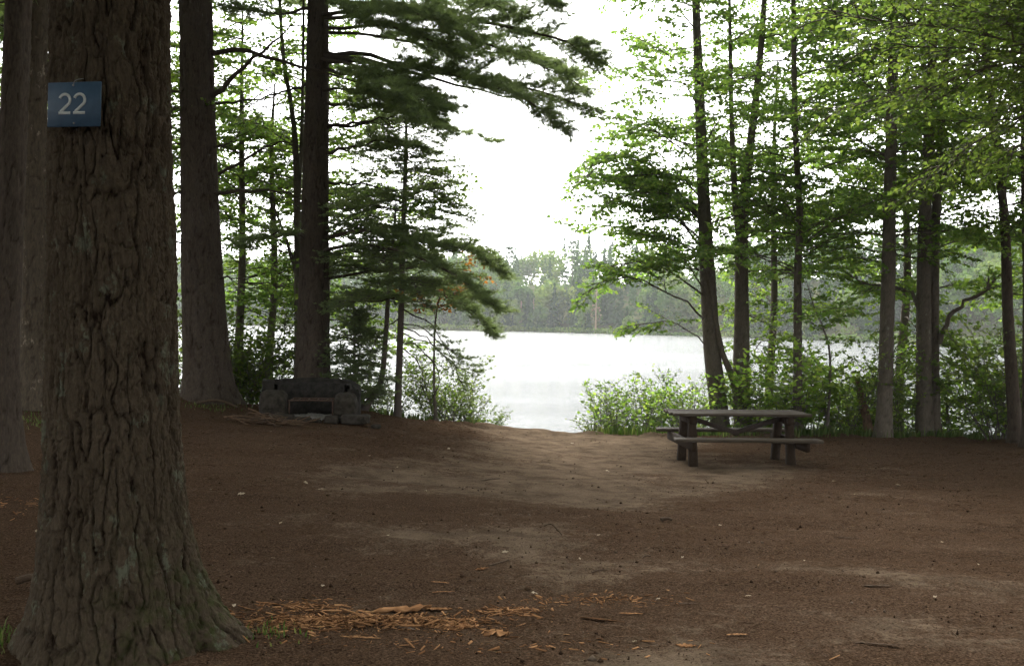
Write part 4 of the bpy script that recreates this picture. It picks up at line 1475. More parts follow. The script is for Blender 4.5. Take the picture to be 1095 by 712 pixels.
shr = [shrub(401, 1.0, 12), shrub(402, 1.5, 12, lev=2, sp=0.12), shrub(403, 2.2, 10, lev=2, sp=0.15, size=0.075, spread=.4), shrub(404, 0.6, 14, size=0.06, spread=.8), shrub(405, 1.8, 9, 'beech', .07, .35, 2, .15)]
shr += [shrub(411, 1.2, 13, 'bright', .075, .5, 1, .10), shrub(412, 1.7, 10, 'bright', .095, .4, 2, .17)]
S_used = [False] * 7
rngs = np.random.default_rng(77)
SHS = 1.22
BR = {0: 5, 1: 6}  # front shrubs of the right bank swap to the brightened leaves
BANKL = 'shrubs on the bank left of the water gap'
BANKR = 'shrubs on the bank right of the water gap'
shrub_spots = [
    # px, Y, kind, scale, label, group
    (250, 18.4, 2, 1.1, 'tall shrub just right of the second pine base', BANKL),
    (268, 19.2, 2, 1.25, 'airy shrub left of the fireplace against the water', BANKL),
    (292, 18.6, 1, 1.0, 'shrub directly behind the left end of the fireplace', BANKL),
    (305, 19.6, 2, 1.25, 'tall waterside shrub behind the fireplace, left of the third pine', BANKL),
    (352, 18.4, 1, .75, 'bright shrub behind the fireplace, right of the third pine', BANKL),
    (400, 18.6, 1, 0.8, 'shrub behind the foot of the curved sapling', BANKL),
    (413, 18.0, 3, 1.0, 'low shrub between the curved sapling and the young conifer', BANKL),
    (470, 18.6, 1, 0.85, 'rounded shrub left of the water gap', BANKL),
    (492, 18.9, 2, 0.75, 'tallest leafy shrub at the left side of the water gap', BANKL),
    (508, 18.5, 0, 0.75, 'green shrub at the very edge of the water gap, left side', BANKL),
    (520, 19.2, 1, 0.45, 'small shrub overhanging the water on the left of the gap', BANKL),
    (225, 18.9, 1, 1.0, 'shrub hidden behind the second pine', BANKL),
    (190, 18.8, 2, 1.0, 'shrub in the slit between big pine and second pine', BANKL),
    (60, 17.2, 1, 1.0, 'shrub behind the peeling trunk on the left', BANKL),
    (10, 16.8, 2, 1.0, 'shrub at the far left behind the edge trunk', BANKL),
    (636, 18.3, 3, 0.9, 'low bright shrub at the right side of the water gap', BANKR),
    (652, 18.6, 0, 0.85, 'leafy shrub left of the picnic table, nearest the water gap', BANKR),
    (668, 18.9, 1, 0.68, 'shrub with tall sprigs left of the picnic table', BANKR),
    (690, 18.4, 0, 0.9, 'shrub behind the left bench end of the picnic table', BANKR),
    (712, 18.9, 1, 0.68, 'shrub with airy tips behind the left table end', BANKR),
    (735, 18.4, 0, 0.95, 'shrub just left of the maple clump', BANKR),
    (748, 19.3, 2, 0.75, 'taller shrub left of the maple clump against the water', BANKR),
    (815, 18.3, 1, 0.9, 'shrub right of the maple clump behind the table', BANKR),
    (832, 19.0, 4, 1.0, 'airy shrub between maple clump and slender maple', BANKR),
    (868, 18.4, 1, 0.95, 'shrub right of the slender maple behind the bench end', BANKR),
    (880, 19.5, 2, 1.0, 'tall shrub behind the thin sapling', BANKR),
    (905, 18.6, 1, 1.0, 'shrub left of the leaning snag', BANKR),
    (920, 19.6, 4, 1.2, 'airy shrub behind the leaning snag', BANKR),
    (938, 18.4, 0, 1.0, 'low shrub at the foot of the straight maple', BANKR),
    (966, 18.5, 2, 0.95, 'shrub between the straight maple and the twin maple', BANKR),
    (982, 19.6, 4, 1.2, 'airy tall shrub behind the twin maple', BANKR),
    (1016, 18.5, 1, 1.05, 'shrub just right of the twin maple', BANKR),
    (1052, 18.3, 2, 1.05, 'dense shrub left of the leaning trunk', BANKR),
    (1066, 17.7, 0, 1.1, 'low shrub at the foot of the leaning trunk', BANKR),
    (1085, 18.0, 1, 1.1, 'shrub behind the leaning trunk', BANKR),
    (1105, 17.6, 2, 1.0, 'shrub cut by the right edge', BANKR),
    (790, 19.6, 1, 1.0, 'shrub behind the maple clump', BANKR),
    (846, 18.1, 1, 1.0, 'shrub at the foot of the slender maple', BANKR),
    (897, 18.3, 2, .95, 'tall shrub between the thin sapling and the leaning snag', BANKR),
    (1070, 19.0, 2, 1.25, 'tall shrub close behind the leaning trunk', BANKR),
    (826, 18.1, 3, 1.0, 'low shrub behind the right half of the table', BANKR),
    (925, 18.1, 3, 1.0, 'low shrub at the foot of the leaning snag', BANKR),
    (484, 18.2, 3, 1.0, 'low weedy shrub on the bank lip left of the gap', BANKL),
]
for px, Y, kd, s, lab, grp in shrub_spots:
    p = at(px, 450, Y)
    p[2] = float(gz(p[0], p[1]))
    rz = rngs.uniform(0, 6.28)
    s = s * SHS
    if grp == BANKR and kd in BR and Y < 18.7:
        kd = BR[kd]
    if not S_used[kd]:
        S_used[kd] = True
        r_ = shr[kd]
        r_.location = [float(c) for c in p]
        r_.rotation_euler = (0, 0, rz)
        r_.scale = (s, s, s)
        r_['label'] = lab
        r_['group'] = grp
    else:
        copy_thing(shr[kd], p, rz, s, lab, grp)

# grass and weeds along the top of the bank
rng = np.random.default_rng(9)
n = 16000
x = rng.uniform(-8.5, 10.5, n)
yy = crest_y(x) + rng.normal(0.45, 0.38, n)
keep = (np.abs(x - 0.45) > 0.95 + 0.5 * rng.random(n)) & (yy > crest_y(x) - 0.15 - 0.25 * vnoise(x * 1.3, x * 0, 4)) & (vnoise(x * 0.9, yy * 1.2, 8) > 0.3)
keep &= (x > -2.9) | (rng.random(n) < 0.15)
x, yy = x[keep], yy[keep]
n = len(x)
# a few tufts in the clearing by the pines
xt = np.concatenate([rng.normal(-2.6, .10, 120), rng.normal(-1.28, .09, 70), rng.normal(-6.3, .35, 260), rng.normal(-5.0, .3, 160)])
yt = np.concatenate([rng.normal(4.95, .12, 120), rng.normal(5.15, .10, 70), rng.normal(12.6, .3, 260), rng.normal(16.1, .35, 160)])
ht = np.concatenate([np.full(120, .06), np.full(70, .045), np.full(260, .07), np.full(160, .06)])
x = np.concatenate([x, xt])
yy = np.concatenate([yy, yt])
hh = np.concatenate([rng.uniform(0.05, 0.20, n), ht * rng.uniform(.5, 1.2, len(ht))])
n = len(x)
z = gground(x, yy)
az = rng.uniform(0, 6.28, n)
wd = np.stack([np.cos(az), np.sin(az), 0 * az], 1) * (0.006 + 0.008 * (hh > 0.12))[:, None]
lean = np.stack([np.cos(az + 1.3), np.sin(az + 1.3), 0 * az], 1) * (hh * rng.uniform(0.1, 0.6, n))[:, None]
B = np.stack([x, yy, z - 0.01], 1)
Mi = B + UP * (hh * 0.6)[:, None] + lean * 0.35
Ti = B + UP * hh[:, None] + lean
V = np.stack([B - wd, B + wd, Mi + wd * 0.7, Mi - wd * 0.7, Ti], 1).reshape(-1, 3)
i = np.arange(n)[:, None] * 5
acc = Acc()
acc.add(V, tris=i + np.array([[3, 2, 4]]), quads=i + np.array([[0, 1, 2, 3]]), attr=np.repeat(rng.uniform(0, 1, n), 5))
tag(obj('grass', acc, M['grass']), 'green grass and weeds along the top of the bank', 'grass', kind='stuff')

# ================================================================== far shore
rng = np.random.default_rng(21)
def far_crown(kind, h, r, n, rng):
    """points, outward normals and sizes of the leaf clumps of a distant crown"""
    if kind == 0:      # broadleaf: a few overlapping lobes
        m = 8
        lc = unit_rand(rng, m) * np.array([r * .6, r * .6, h * .22]) + np.array([0, 0, h * .64])
        lr = rng.uniform(.38, .6, m) * r
        k = rng.integers(0, m, n)
        U = unit_rand(rng, n)
        P = lc[k] + U * (lr[k] * rng.uniform(.85, 1.05, n))[:, None] * np.array([1, 1, 1.1])
        low = rng.random(n) < .18
        P[low] = np.stack([rng.normal(0, r * .4, low.sum()), rng.normal(0, r * .4, low.sum()), h * rng.uniform(.02, .45, low.sum())], 1)
        s = rng.uniform(.7, 1.5, n)
    else:              # conifer: tiers
        u = rng.random(n) ** 0.62
        zz = h * (1 - u * 0.95)
        tier = 0.70 + 0.30 * np.sin(zz * 4.2 + r)
        rr_ = r * u * tier * rng.uniform(.8, 1.05, n)
        a = rng.uniform(0, 6.28, n)
        P = np.stack([np.cos(a) * rr_, np.sin(a) * rr_, zz - 0.25 * rr_], 1)
        U = norm(np.stack([np.cos(a), np.sin(a), np.full(n, .45)], 1))
        s = rng.uniform(.6, 1.2, n)
    return P, U, s


def clump_quads(acc, P, U, s, tintv, rng):
    n = len(P)
    Nn = norm(U + rng.normal(size=(n, 3)) * .35)
    A = norm(np.cross(Nn, unit_rand(rng, n)))
    B = np.cross(Nn, A)
    S = s[:, None]
    V = np.stack([P - A * S * .5, P - B * S * .42 - Nn * .12 * S, P + A * S * .5, P + B * S * .42 - Nn * .12 * S], 1).reshape(-1, 3)
    i = np.arange(n)[:, None] * 4
    acc.add(V, quads=i + np.arange(4)[None], attr=np.repeat(tintv, 4))


acc = Acc()
cnt = 0
while cnt < 1100:
    x = rng.uniform(-190, 175)
    d = rng.random() ** 1.5 * 100
    y = float(shore_y(x)) + 2.5 + d
    px = x / y * FPX + 547.5
    if px < 60 or px > 1160:
        if rng.random() < .6:
            continue
    z = float(gz(x, y))
    patch = vnoise(np.array([x * .045]), np.array([y * .045]), 3)[0]
    kind = 1 if rng.random() < 0.25 + 0.6 * (patch > .52) else 0
    h = rng.uniform(9, 15) if kind == 0 else rng.uniform(9, 18)
    if d < 3:
        h *= rng.uniform(.35, .7)
    r = h * (rng.uniform(.24, .34) if kind == 0 else rng.uniform(.16, .23))
    nq = int(200 if d > 30 else 340)
    P, U_, s = far_crown(kind, h, r, nq, rng)
    base_t = rng.uniform(.4, 1.0) if kind == 0 else rng.uniform(0, .3)
    clump_quads(acc, P + np.array([x, y, z]), U_, s, np.clip(base_t + rng.normal(0, .08, nq), 0, 1), rng)
    cnt += 1
# low growth along the far waterline
n = 9000
x = rng.uniform(-170, 150, n)
y = shore_y(x) + rng.uniform(-1.0, 3.0, n)
P = np.stack([x, y, np.maximum(gz(x, y), LAKE_Z) + rng.uniform(0.1, 1.3, n) * (0.4 + vnoise(x * .12, y * 0, 6))], 1)
clump_quads(acc, P, unit_rand(rng, n) + UP, rng.uniform(.3, .9, n), np.clip(.6 + .4 * vnoise(x * .1, x * 0, 2) + rng.normal(0, .1, n), 0, 1), rng)
tag(obj('far_forest', acc, M['far']), 'hazy mixed forest covering the far shore of the lake', 'forest', kind='stuff')


def far_thing(name, label, px, Yoff, h, kind, mat, tv, grp=None, n=420, rmul=1.0, pytop=None):
    rng = np.random.default_rng(int(px))
    Y = 230.0
    for _ in range(30):
        p = at(px, 350, Y)
        Y = float(shore_y(p[0])) + Yoff
    p = at(px, 350, Y)
    z = float(gz(p[0], Y))
    if pytop is not None:
        h = at(px, pytop, Y)[2] - z
    root = thing(name, label, 'tree', (p[0], Y, z), grp)
    T = Tubes()
    T.add([(0, 0, -.3), (0, 0, h * .5), (0.1, 0, h)], .28, .06, 6)
    acc = Acc()
    T.into(acc, .6)
    obj('trunk', acc, M['deadfar'] if kind == 3 else M['bark_maple'], root, smooth=True)
    acc = Acc()
    if kind == 2:       # open white pine: layered plates high on the stem
        P = []
        for k in range(9):
            zc = h * (.42 + .56 * k / 8)
            L = h * .20 * (1 - .75 * k / 8) * rmul
            for j in range(5):
                a = rng.uniform(0, 6.28)
                m = n // 45
                t = rng.uniform(.3, 1, m)
                P.append(np.stack([np.cos(a) * L * t, np.sin(a) * L * t, zc + .08 * L * t + rng.normal(0, .15, m)], 1) + rng.normal(0, .25, (m, 3)))
        P = np.concatenate(P)
        s = rng.uniform(.5, 1.0, len(P))
    elif kind == 3:     # dead conifer: sparse brown twigs
        u = rng.random(n // 3)
        a = rng.uniform(0, 6.28, n // 3)
        rr_ = h * .13 * u * rmul
        P = np.stack([np.cos(a) * rr_, np.sin(a) * rr_, h * (1 - .75 * u)], 1)
        s = rng.uniform(.3, .6, len(P))
    else:
        P, U_, s = far_crown(kind, h, h * .2 * rmul, n, rng)
    clump_quads(acc, P, unit_rand(rng, len(P)) + UP * .7, s, np.clip(tv + rng.normal(0, .08, len(P)), 0, 1), rng)
    obj('crown', acc, M[mat], root)


far_thing('far_pine', 'tall pine with open layered top standing above the far skyline', 611, 30, 20, 2, 'far', .15, pytop=258)
far_thing('far_pine', 'pine at the left of the far skyline beside the conifer tips', 543, 28, 18, 2, 'far', .12, pytop=264)
far_thing('dead_tree', 'pale bare dead tree at the far waterline, left one of the two', 557, 4, 9, 3, 'deadfar', .5, pytop=322, rmul=.5)
far_thing('dead_tree', 'pale forked dead tree at the far waterline, right one of the two', 570, 4, 9, 3, 'deadfar', .6, pytop=320, rmul=.7)
far_thing('dead_tree', 'tall brownish dead conifer on the far shore below the maple bough', 637, 4, 13, 3, 'deadfar', .3, pytop=306)

# ================================================================== fireplace
def ray_ground(px, py):
    d = CR @ np.array([(px - 547.5) / FPX, -(py - 356.0) / FPX, -1.0])
    lo, hi = 2.0, 40.0
    Y = 5.0
    for k in range(400):
        Y = 2.0 + k * 0.05
        t = Y / d[1]
        if CAM_H + d[2] * t < gz(d[0] * t, Y):
            break
    t = Y / d[1]
    return np.array([d[0] * t, Y, float(gground(d[0] * t, Y))])


fp = ray_ground(336, 447)
print('FIRE', fp)
fp[2] = float(gz(fp[0], fp[1]))
fire = thing('fireplace', 'old stone and concrete campsite fireplace with a sooty hearth, below the pine', 'fireplace', fp)
fire.rotation_euler = (0, 0, R(4))
fire.scale = (.93, .93, .93)


def rough_block(acc, c, s, seed, amp=0.012, n=7, rz=0.0, taper=0.0, rnd=0.25):
    """a worn masonry block: subdivided box with rounded, knocked edges"""
    faces = []
    V = []
    base = 0
    g = np.linspace(-1, 1, n)
    A, B = np.meshgrid(g, g, indexing='ij')
    for ax in range(3):
        for sgn in (-1, 1):
            P = np.zeros((n, n, 3))
            P[..., ax] = sgn
            P[..., (ax + 1) % 3] = A
            P[..., (ax + 2) % 3] = B
            V.append(P.reshape(-1, 3))
            i = (np.arange(n - 1)[:, None] * n + np.arange(n - 1)[None]).ravel() + base
            qd = np.stack([i, i + n, i + n + 1, i + 1], 1)
            faces.append(qd if sgn > 0 else qd[:, ::-1])
            base += n * n
    V = np.concatenate(V)
    # superellipsoid rounding
    p = 2.0 / rnd
    ln = (np.abs(V) ** p).sum(1) ** (1 / p)
    V = V / ln[:, None]
    S = np.array(s) / 2
    W = V * S
    k = seed * 3.7
    nz = fbm(W[:, 0] * 9 + k, W[:, 1] * 9 + W[:, 2] * 7, 3, seed) + .6 * fbm(W[:, 2] * 14 + k, W[:, 0] * 12 - W[:, 1] * 5, 2, seed + 1)
    W = W * (1 + amp / min(S) * nz[:, None])
    if taper:
        W[:, :2] *= (1 - taper * (W[:, 2:3] / S[2]))
    c_, s_ = math.cos(rz), math.sin(rz)
    W = np.stack([W[:, 0] * c_ - W[:, 1] * s_, W[:, 0] * s_ + W[:, 1] * c_, W[:, 2]], 1)
    acc.add(W + np.array(c), quads=np.concatenate(faces))


acc = Acc()
rough_block(acc, (-0.66, -0.28, 0.24), (0.46, 0.62, 0.54), 1, 0.024, 15, rz=0.08, rnd=.48)
obj('side_wall', acc, M['stone'], fire, smooth=True)
acc = Acc()
rough_block(acc, (0.58, -0.22, 0.22), (0.38, 0.6, 0.50), 2, 0.024, 15, rz=-0.10, rnd=.52)
obj('side_wall', acc, M['stone'], fire, smooth=True)
# curved back wall of one ring of masonry
acc = Acc()
na, nh = 40, 10
aa = np.linspace(R(198), R(-14), na)
for layer in (0,):
    O, I = [], []
    hts = np.linspace(-0.05, 1, nh)
    ro, ri = (0.86, 0.66), (0.66, 0.46)
    top = 0.66 + 0.025 * fbm(aa * 3, aa * 0, 3, 4)
    top = top - 0.14 * sstep(R(50), R(0), aa)
    rings = []
    for side, (ex, ey) in ((0, ro), (1, ri)):
        for h_ in hts:
            jit = 0.012 * fbm(aa * 6 + side * 9, aa * 0 + h_ * 8, 3, 8)
            rings.append(np.stack([np.cos(aa) * (ex + jit) - 0.05, 0.02 + np.sin(aa) * (ey + jit), h_ * top], 1))
    prof = rings[:nh] + rings[nh:][::-1]
    m = len(prof)
    V = np.stack(prof, 0)
    i = (np.arange(m)[:, None] * na + np.arange(na - 1)[None]).ravel()
    i2 = (((np.arange(m) + 1) % m)[:, None] * na + np.arange(na - 1)[None]).ravel()
    acc.add(V.reshape(-1, 3), quads=np.stack([i, i2, i2 + 1, i + 1], 1))
    for e in (0, na - 1):
        idx = np.arange(nh)
        pts = np.concatenate([V[:, e]])
        acc.add(pts, quads=np.stack([idx[:-1], idx[1:], m - 2 - idx[:-1], m - 1 - idx[:-1]], 1) if e == 0 else np.stack([m - 1 - idx[:-1], m - 2 - idx[:-1], idx[1:], idx[:-1]], 1))
obj('back_wall', acc, M['sootstone'], fire, smooth=False)
# sooty firebox lining
acc = Acc()
aa = np.linspace(R(196), R(-14), 24)
V = []
for h_ in (0.0, .2, .4, .60):
    V.append(np.stack([np.cos(aa) * .60 - .05, .0 + np.sin(aa) * .40, np.full(24, h_)], 1))
for h_ in (.60, 0.0):
    V.append(np.stack([np.cos(aa) * .70 - .05, .0 + np.sin(aa) * .51, np.full(24, h_)], 1))
V = np.stack(V, 0)
m = len(V)
i = (np.arange(m)[:, None] * 24 + np.arange(23)[None]).ravel()
i2 = (((np.arange(m) + 1) % m)[:, None] * 24 + np.arange(23)[None]).ravel()
acc.add(V.reshape(-1, 3), quads=np.stack([i, i + 1, i2 + 1, i2], 1))
obj('firebox', acc, M['soot'], fire, smooth=False)
# floor of ash
acc = Acc()
g = np.linspace(-1, 1, 22)
A, B = np.meshgrid(g, g, indexing='ij')
zz = 0.07 + 0.05 * fbm(A * 5, B * 5, 3, 9) - 0.04 * (A ** 2 + B ** 2)
i = (np.arange(21)[:, None] * 22 + np.arange(21)[None]).ravel()
acc.add(np.stack([A * .44, -0.1 + B * .36, zz], -1).reshape(-1, 3), quads=np.stack([i, i + 22, i + 23, i + 1], 1))
obj('ash_bed', acc, M['ash'], fire, smooth=True)
# iron grate: front bar, back bar, legs and rods
gr = None
T = Tubes()
for s_ in (-1, 1):
    T.add([(s_ * .37, -.44, .04), (s_ * .37, -.44, .2), (s_ * .37, -.44, .345)], .014, .014, 8)
    T.add([(s_ * .37, -.44, .34), (s_ * .37, -.2, .34), (s_ * .37, .02, .34)], .012, .012, 6)
T.add([(-.385, -.44, .345), (0, -.44, .35), (.385, -.44, .345)], .015, .015, 8)
T.add([(-.385, .02, .345), (0, .02, .345), (.385, .02, .345)], .015, .015, 8)
for k in range(4):
    xk = -.24 + .16 * k
    T.add([(xk, -.44, .345), (xk, -.2, .342), (xk, .02, .345)], .006, .006, 5)
acc = Acc()
T.into(acc)
obj('grate', acc, M['iron'], fire, smooth=True)
# front hearth slabs
for k, (cx_, w_, hh_, dd_, sd) in enumerate([(-.47, .44, .15, .30, 3), (.38, .24, .13, .28, 5), (.78, .48, .15, .34, 6)]):
    acc = Acc()
    rough_block(acc, (cx_, -.70 + .02 * k, hh_ / 2 - .02), (w_, dd_, hh_), sd, .012, 9, rz=.05 * (k - 1), rnd=.3)
    obj('hearth_slab', acc, M['slab'], fire, smooth=True)
# loose stones in the hearth mouth
rng = np.random.default_rng(14)
stone_me = []
for k in range(3):
    acc = Acc()
    rough_block(acc, (0, 0, 0), (.15, .12, .10), 20 + k, .012, 7, rnd=.6)
    stone_me.append(acc.mesh('stone', smooth=True))
for k, (sx, sy, sc_, lab) in enumerate([(-.18, -.72, 1.0, 'small grey stone left in the gap between the hearth slabs'), (-.02, -.74, 1.2, 'round stone in the middle of the hearth mouth'), (.14, -.70, .9, 'small stone beside the short hearth slab'), (1.05, -.66, .9, 'loose flat stone at the right end of the hearth')]):
    lp = fp + np.array([sx * math.cos(R(4)) - sy * math.sin(R(4)), sx * math.sin(R(4)) + sy * math.cos(R(4)), 0])
    lp[2] = float(gground(lp[0], lp[1])) + .03 * sc_
    o = obj('stone', None, M['slab'], me=stone_me[k % 3])
    o.location = [float(c) for c in lp]
    o.scale = (sc_ * 1.2, sc_, sc_ * .9)
    o.rotation_euler = (0, 0, k * 1.3)
    tag(o, lab, 'stone', 'loose stones at the fireplace')

# ================================================================== picnic table
tp = ray_ground(786, 494.5)
tp[2] = float(gz(tp[0], tp[1]))
tab = thing('picnic_table', 'weathered wooden picnic table with attached benches and crossed braces', 'picnic table', tp)
tab.rotation_euler = (0, 0, R(4.5))
tab.scale = (0.98, 0.98, 0.98)
rng = np.random.default_rng(31)


def board(acc, c, s, seed):
    """a sawn board with slight warp and knocked corners along x"""
    n = 14
    hx, hy, hz = np.array(s) / 2
    xs = np.linspace(-hx, hx, n)
    b = .005
    prof = np.array([(-hy, -hz + b), (-hy + b, -hz), (hy - b, -hz), (hy, -hz + b), (hy, hz - b), (hy - b, hz), (-hy + b, hz), (-hy, hz - b)])
    wz = .006 * (vnoise(xs * 1.3 + seed * 5, xs * 0, seed) - .5)
    wy = .006 * (vnoise(xs * 1.1 + seed * 9, xs * 0, seed + 3) - .5)
    V = np.stack([np.repeat(xs[:, None], 8, 1), prof[None, :, 0] + wy[:, None], prof[None, :, 1] + wz[:, None]], -1)
    i = np.arange(n - 1)[:, None] * 8
    j = np.arange(8)[None]
    j2 = (j + 1) % 8
    q = np.stack([i + j, i + 8 + j, i + 8 + j2, i + j2], -1).reshape(-1, 4)
    acc.add(V.reshape(-1, 3) + np.array(c), quads=q)
    for e, sgn in ((0, 1), (n - 1, -1)):
        f = np.array([(7, 0, 1, 2), (7, 2, 3, 6), (3, 4, 5, 6)]) + e * 8
        if sgn < 0:
            f = f[:, ::-1]
        acc.q.append(f + acc.n - 8 * n)


acc = Acc()
for k in range(5):
    board(acc, (rng.uniform(-.012, .012), -.28 + .14 * k, .728), (2.02, .132, .040), 3 + k)
obj('tabletop', acc, M['plank'], tab)
for s_ in (-1, 1):
    acc = Acc()
    board(acc, (.02 * s_, s_ * .655, .405), (2.08, .25, .042), 20 + s_)
    obj('bench_seat', acc, M['plank'], tab)
for ex in (-1, 1):
    x0 = ex * .72
    # two stout legs at each end, leaning in to the top
    for s_ in (-1, 1):
        acc = Acc()
        nn = 8
        zs = np.linspace(-.03, .665, nn)
        ring = []
        for kk, zz_ in enumerate(zs):
            u = kk / (nn - 1)
            cy__ = s_ * (.335 - .115 * u)
            hw = .062 - .006 * u + .003 * math.sin(kk * 2.1 + s_ + ex)
            hd = .075 - .012 * u
            pr = np.array([(-hw, -hd * .6), (-hw * .6, -hd), (hw * .6, -hd), (hw, -hd * .6), (hw, hd * .6), (hw * .6, hd), (-hw * .6, hd), (-hw, hd * .6)])
            ring.append(np.stack([x0 + pr[:, 0], cy__ + pr[:, 1], np.full(8, zz_)], 1))
        V = np.array(ring)
        i = np.arange(nn - 1)[:, None] * 8
        j = np.arange(8)[None]
        j2 = (j + 1) % 8
        acc.add(V.reshape(-1, 3), quads=np.concatenate([np.stack([i + j, i + j2, i + 8 + j2, i + 8 + j], -1).reshape(-1, 4), [(0, 7, 2, 1), (2, 7, 6, 3), (3, 6, 5, 4)], np.array([(0, 1, 2, 7), (2, 3, 6, 7), (3, 4, 5, 6)]) + 8 * (nn - 1)]))
        obj('leg', acc, M['post'], tab)
    acc = Acc()
    acc.box((x0 + ex * .094, 0, .315), (.062, 1.48, .135), bevel=.012)
    obj('bench_beam', acc, M['post'], tab)
    acc = Acc()
    acc.box((x0, 0, .645), (.11, .64, .118), bevel=.012)
    obj('top_cleat', acc, M['post'], tab)
    # diagonal brace from the cleat down to the middle
    acc = Acc()
    a = np.array([x0 - ex * .02, ex * .025, .655])
    c2 = np.array([-ex * .04, ex * .025, .425])
    d = c2 - a
    Lb = np.linalg.norm(d)
    an = math.atan2(d[2], d[0])
    acc.box((a + c2) / 2, (Lb, .045, .07), np.array([[math.cos(an), 0, -math.sin(an)], [0, 1, 0], [math.sin(an), 0, math.cos(an)]]), bevel=.008)
    obj('brace', acc, M['brace'], tab)
acc = Acc()
acc.box((0, 0, .415), (.07, .07, .05), bevel=.01)
obj('brace_block', acc, M['post'], tab)

# ================================================================== ground litter
rng = np.random.default_rng(55)
# fallen needles: uncountable, thin slivers lying in drifts
n = 210000
u = rng.random(n)
yy = 4.4 + 13.2 * u ** 1.15
x = rng.uniform(-.62, .62, n) * (yy + 1.2)
mask = vnoise(x * 1.1, yy * 2.2, 61) * .6 + vnoise(x * 4, yy * 6, 62) * .4
pkv = np.interp(np.clip(mask, 0, 1), [0.3, 0.62], [0.05, 1.0])
pm = np.exp(-((x - 0.9 - 0.10 * (yy - 12)) / 1.9) ** 2) * sstep(8, 14, yy)
keep = rng.random(n) < pkv * (1 - .95 * sstep(.12, .34, packed(x, yy) + .12 * fbm(x * 3, yy * 3, 2, 3)))
keep &= rng.random(len(x)) < np.clip(yy / 9, .4, 1)
x, yy = x[keep], yy[keep]
n = len(x)
az = rng.uniform(0, 6.28, n)
Ln = rng.uniform(.012, .034, n) * (1 + .5 * (rng.random(n) < .08))
d = np.stack([np.cos(az), np.sin(az), rng.normal(0, .18, n)], 1)
pr = np.stack([-np.sin(az), np.cos(az), rng.normal(0, .4, n)], 1) * (rng.uniform(.0006, .0013, n) * np.clip(yy / 7, 1, 2.2))[:, None]
c = np.stack([x, yy, gground(x, yy) + .004], 1)
V = np.stack([c - d * Ln[:, None] - pr, c - d * Ln[:, None] + pr, c + d * Ln[:, None] + pr, c + d * Ln[:, None] - pr], 1).reshape(-1, 3)
acc = Acc()
acc.add(V, quads=np.arange(4 * n).reshape(-1, 4), attr=np.repeat(rng.beta(1.6, 2.6, n), 4))
tag(obj('needle_litter', acc, M['litter']), 'fallen reddish pine needles strewn over the dirt', 'litter', kind='stuff')


# bits of bark, cone scales and pebbles
rng = np.random.default_rng(58)
n = 12000
u = rng.random(n)
yy = 4.5 + 13 * u ** 1.5
x = rng.uniform(-.6, .6, n) * (yy + 1.2)
keep = vnoise(x * 1.7, yy * 2.4, 64) > .42
x, yy = x[keep], yy[keep]
n = len(x)
sz = np.minimum(rng.gamma(1.2, .003, n) + .002, .016)
ico = norm(np.array([(1, 0, 0), (-1, 0, 0), (0, 1, 0), (0, -1, 0), (0, 0, 1), (0, 0, -1)], float))
V = ico[None] * (1 + .35 * rng.normal(size=(n, 6, 1))) * sz[:, None, None] * rng.uniform(.4, 1.3, (n, 1, 3))
V = V + np.stack([x, yy, gground(x, yy) + sz * .3], 1)[:, None, :]
t8 = np.array([(0, 2, 4), (2, 1, 4), (1, 3, 4), (3, 0, 4), (2, 0, 5), (1, 2, 5), (3, 1, 5), (0, 3, 5)])
acc = Acc()
acc.add(V.reshape(-1, 3), tris=(np.arange(n)[:, None, None] * 6 + t8[None]).reshape(-1, 3), attr=np.repeat(rng.beta(1.2, 2.2, n), 6))
tag(obj('forest_debris', acc, M['debris']), 'small bits of bark, cone scales and pebbles on the dirt', 'debris', kind='stuff')


# crumbled rotten wood: bright chips by the foot of the big pine
def chip_field(n, cx_, cy__, sx, sy, rot, rng, zl=.02):
    a = rng.normal(0, 1, (n, 2)) * np.array([sx, sy])
    c_, s_ = math.cos(rot), math.sin(rot)
    return cx_ + a[:, 0] * c_ - a[:, 1] * s_, cy__ + a[:, 0] * s_ + a[:, 1] * c_


pc = ray_ground(400, 665)
pts = [chip_field(2600, pc[0] - .05, pc[1] + .02, .33, .06, .10, rng), chip_field(600, pc[0] + .42, pc[1] - .03, .16, .07, .0, rng), chip_field(700, pc[0] - .35, pc[1] - .12, .25, .12, .2, rng),
       chip_field(380, *ray_ground(640, 640)[:2], .25, .09, .1, rng), chip_field(400, *ray_ground(545, 655)[:2], .12, .05, .1, rng), chip_field(500, *ray_ground(330, 650)[:2], .15, .1, .1, rng),
       chip_field(300, *ray_ground(30, 540)[:2], .4, .25, .1, rng), chip_field(300, *ray_ground(500, 690)[:2], .6, .1, .0, rng)]
x = np.concatenate([p[0] for p in pts])
yy = np.concatenate([p[1] for p in pts])
n = len(x)
az = np.where(rng.random(n) < .6, rng.normal(0.1, .4, n), rng.uniform(0, 6.28, n))
Ln = np.minimum(rng.gamma(.75, .0105, n) + .0015, .07)
Wn = np.minimum(Ln * rng.uniform(.06, .5, n), .008)
tl = rng.normal(0, .25, n)
d = np.stack([np.cos(az), np.sin(az), tl], 1)
pr = np.stack([-np.sin(az), np.cos(az), rng.normal(0, .3, n)], 1)
hgtv = .004 + .04 * rng.random(n) * np.exp(-((x - pc[0]) / .4) ** 2 - ((yy - pc[1]) / .1) ** 2)
c = np.stack([x, yy, gground(x, yy) + hgtv * .7], 1)
th_ = (.08 * Ln + .001)[:, None] * UP
A = d * Ln[:, None]
B = pr * Wn[:, None]
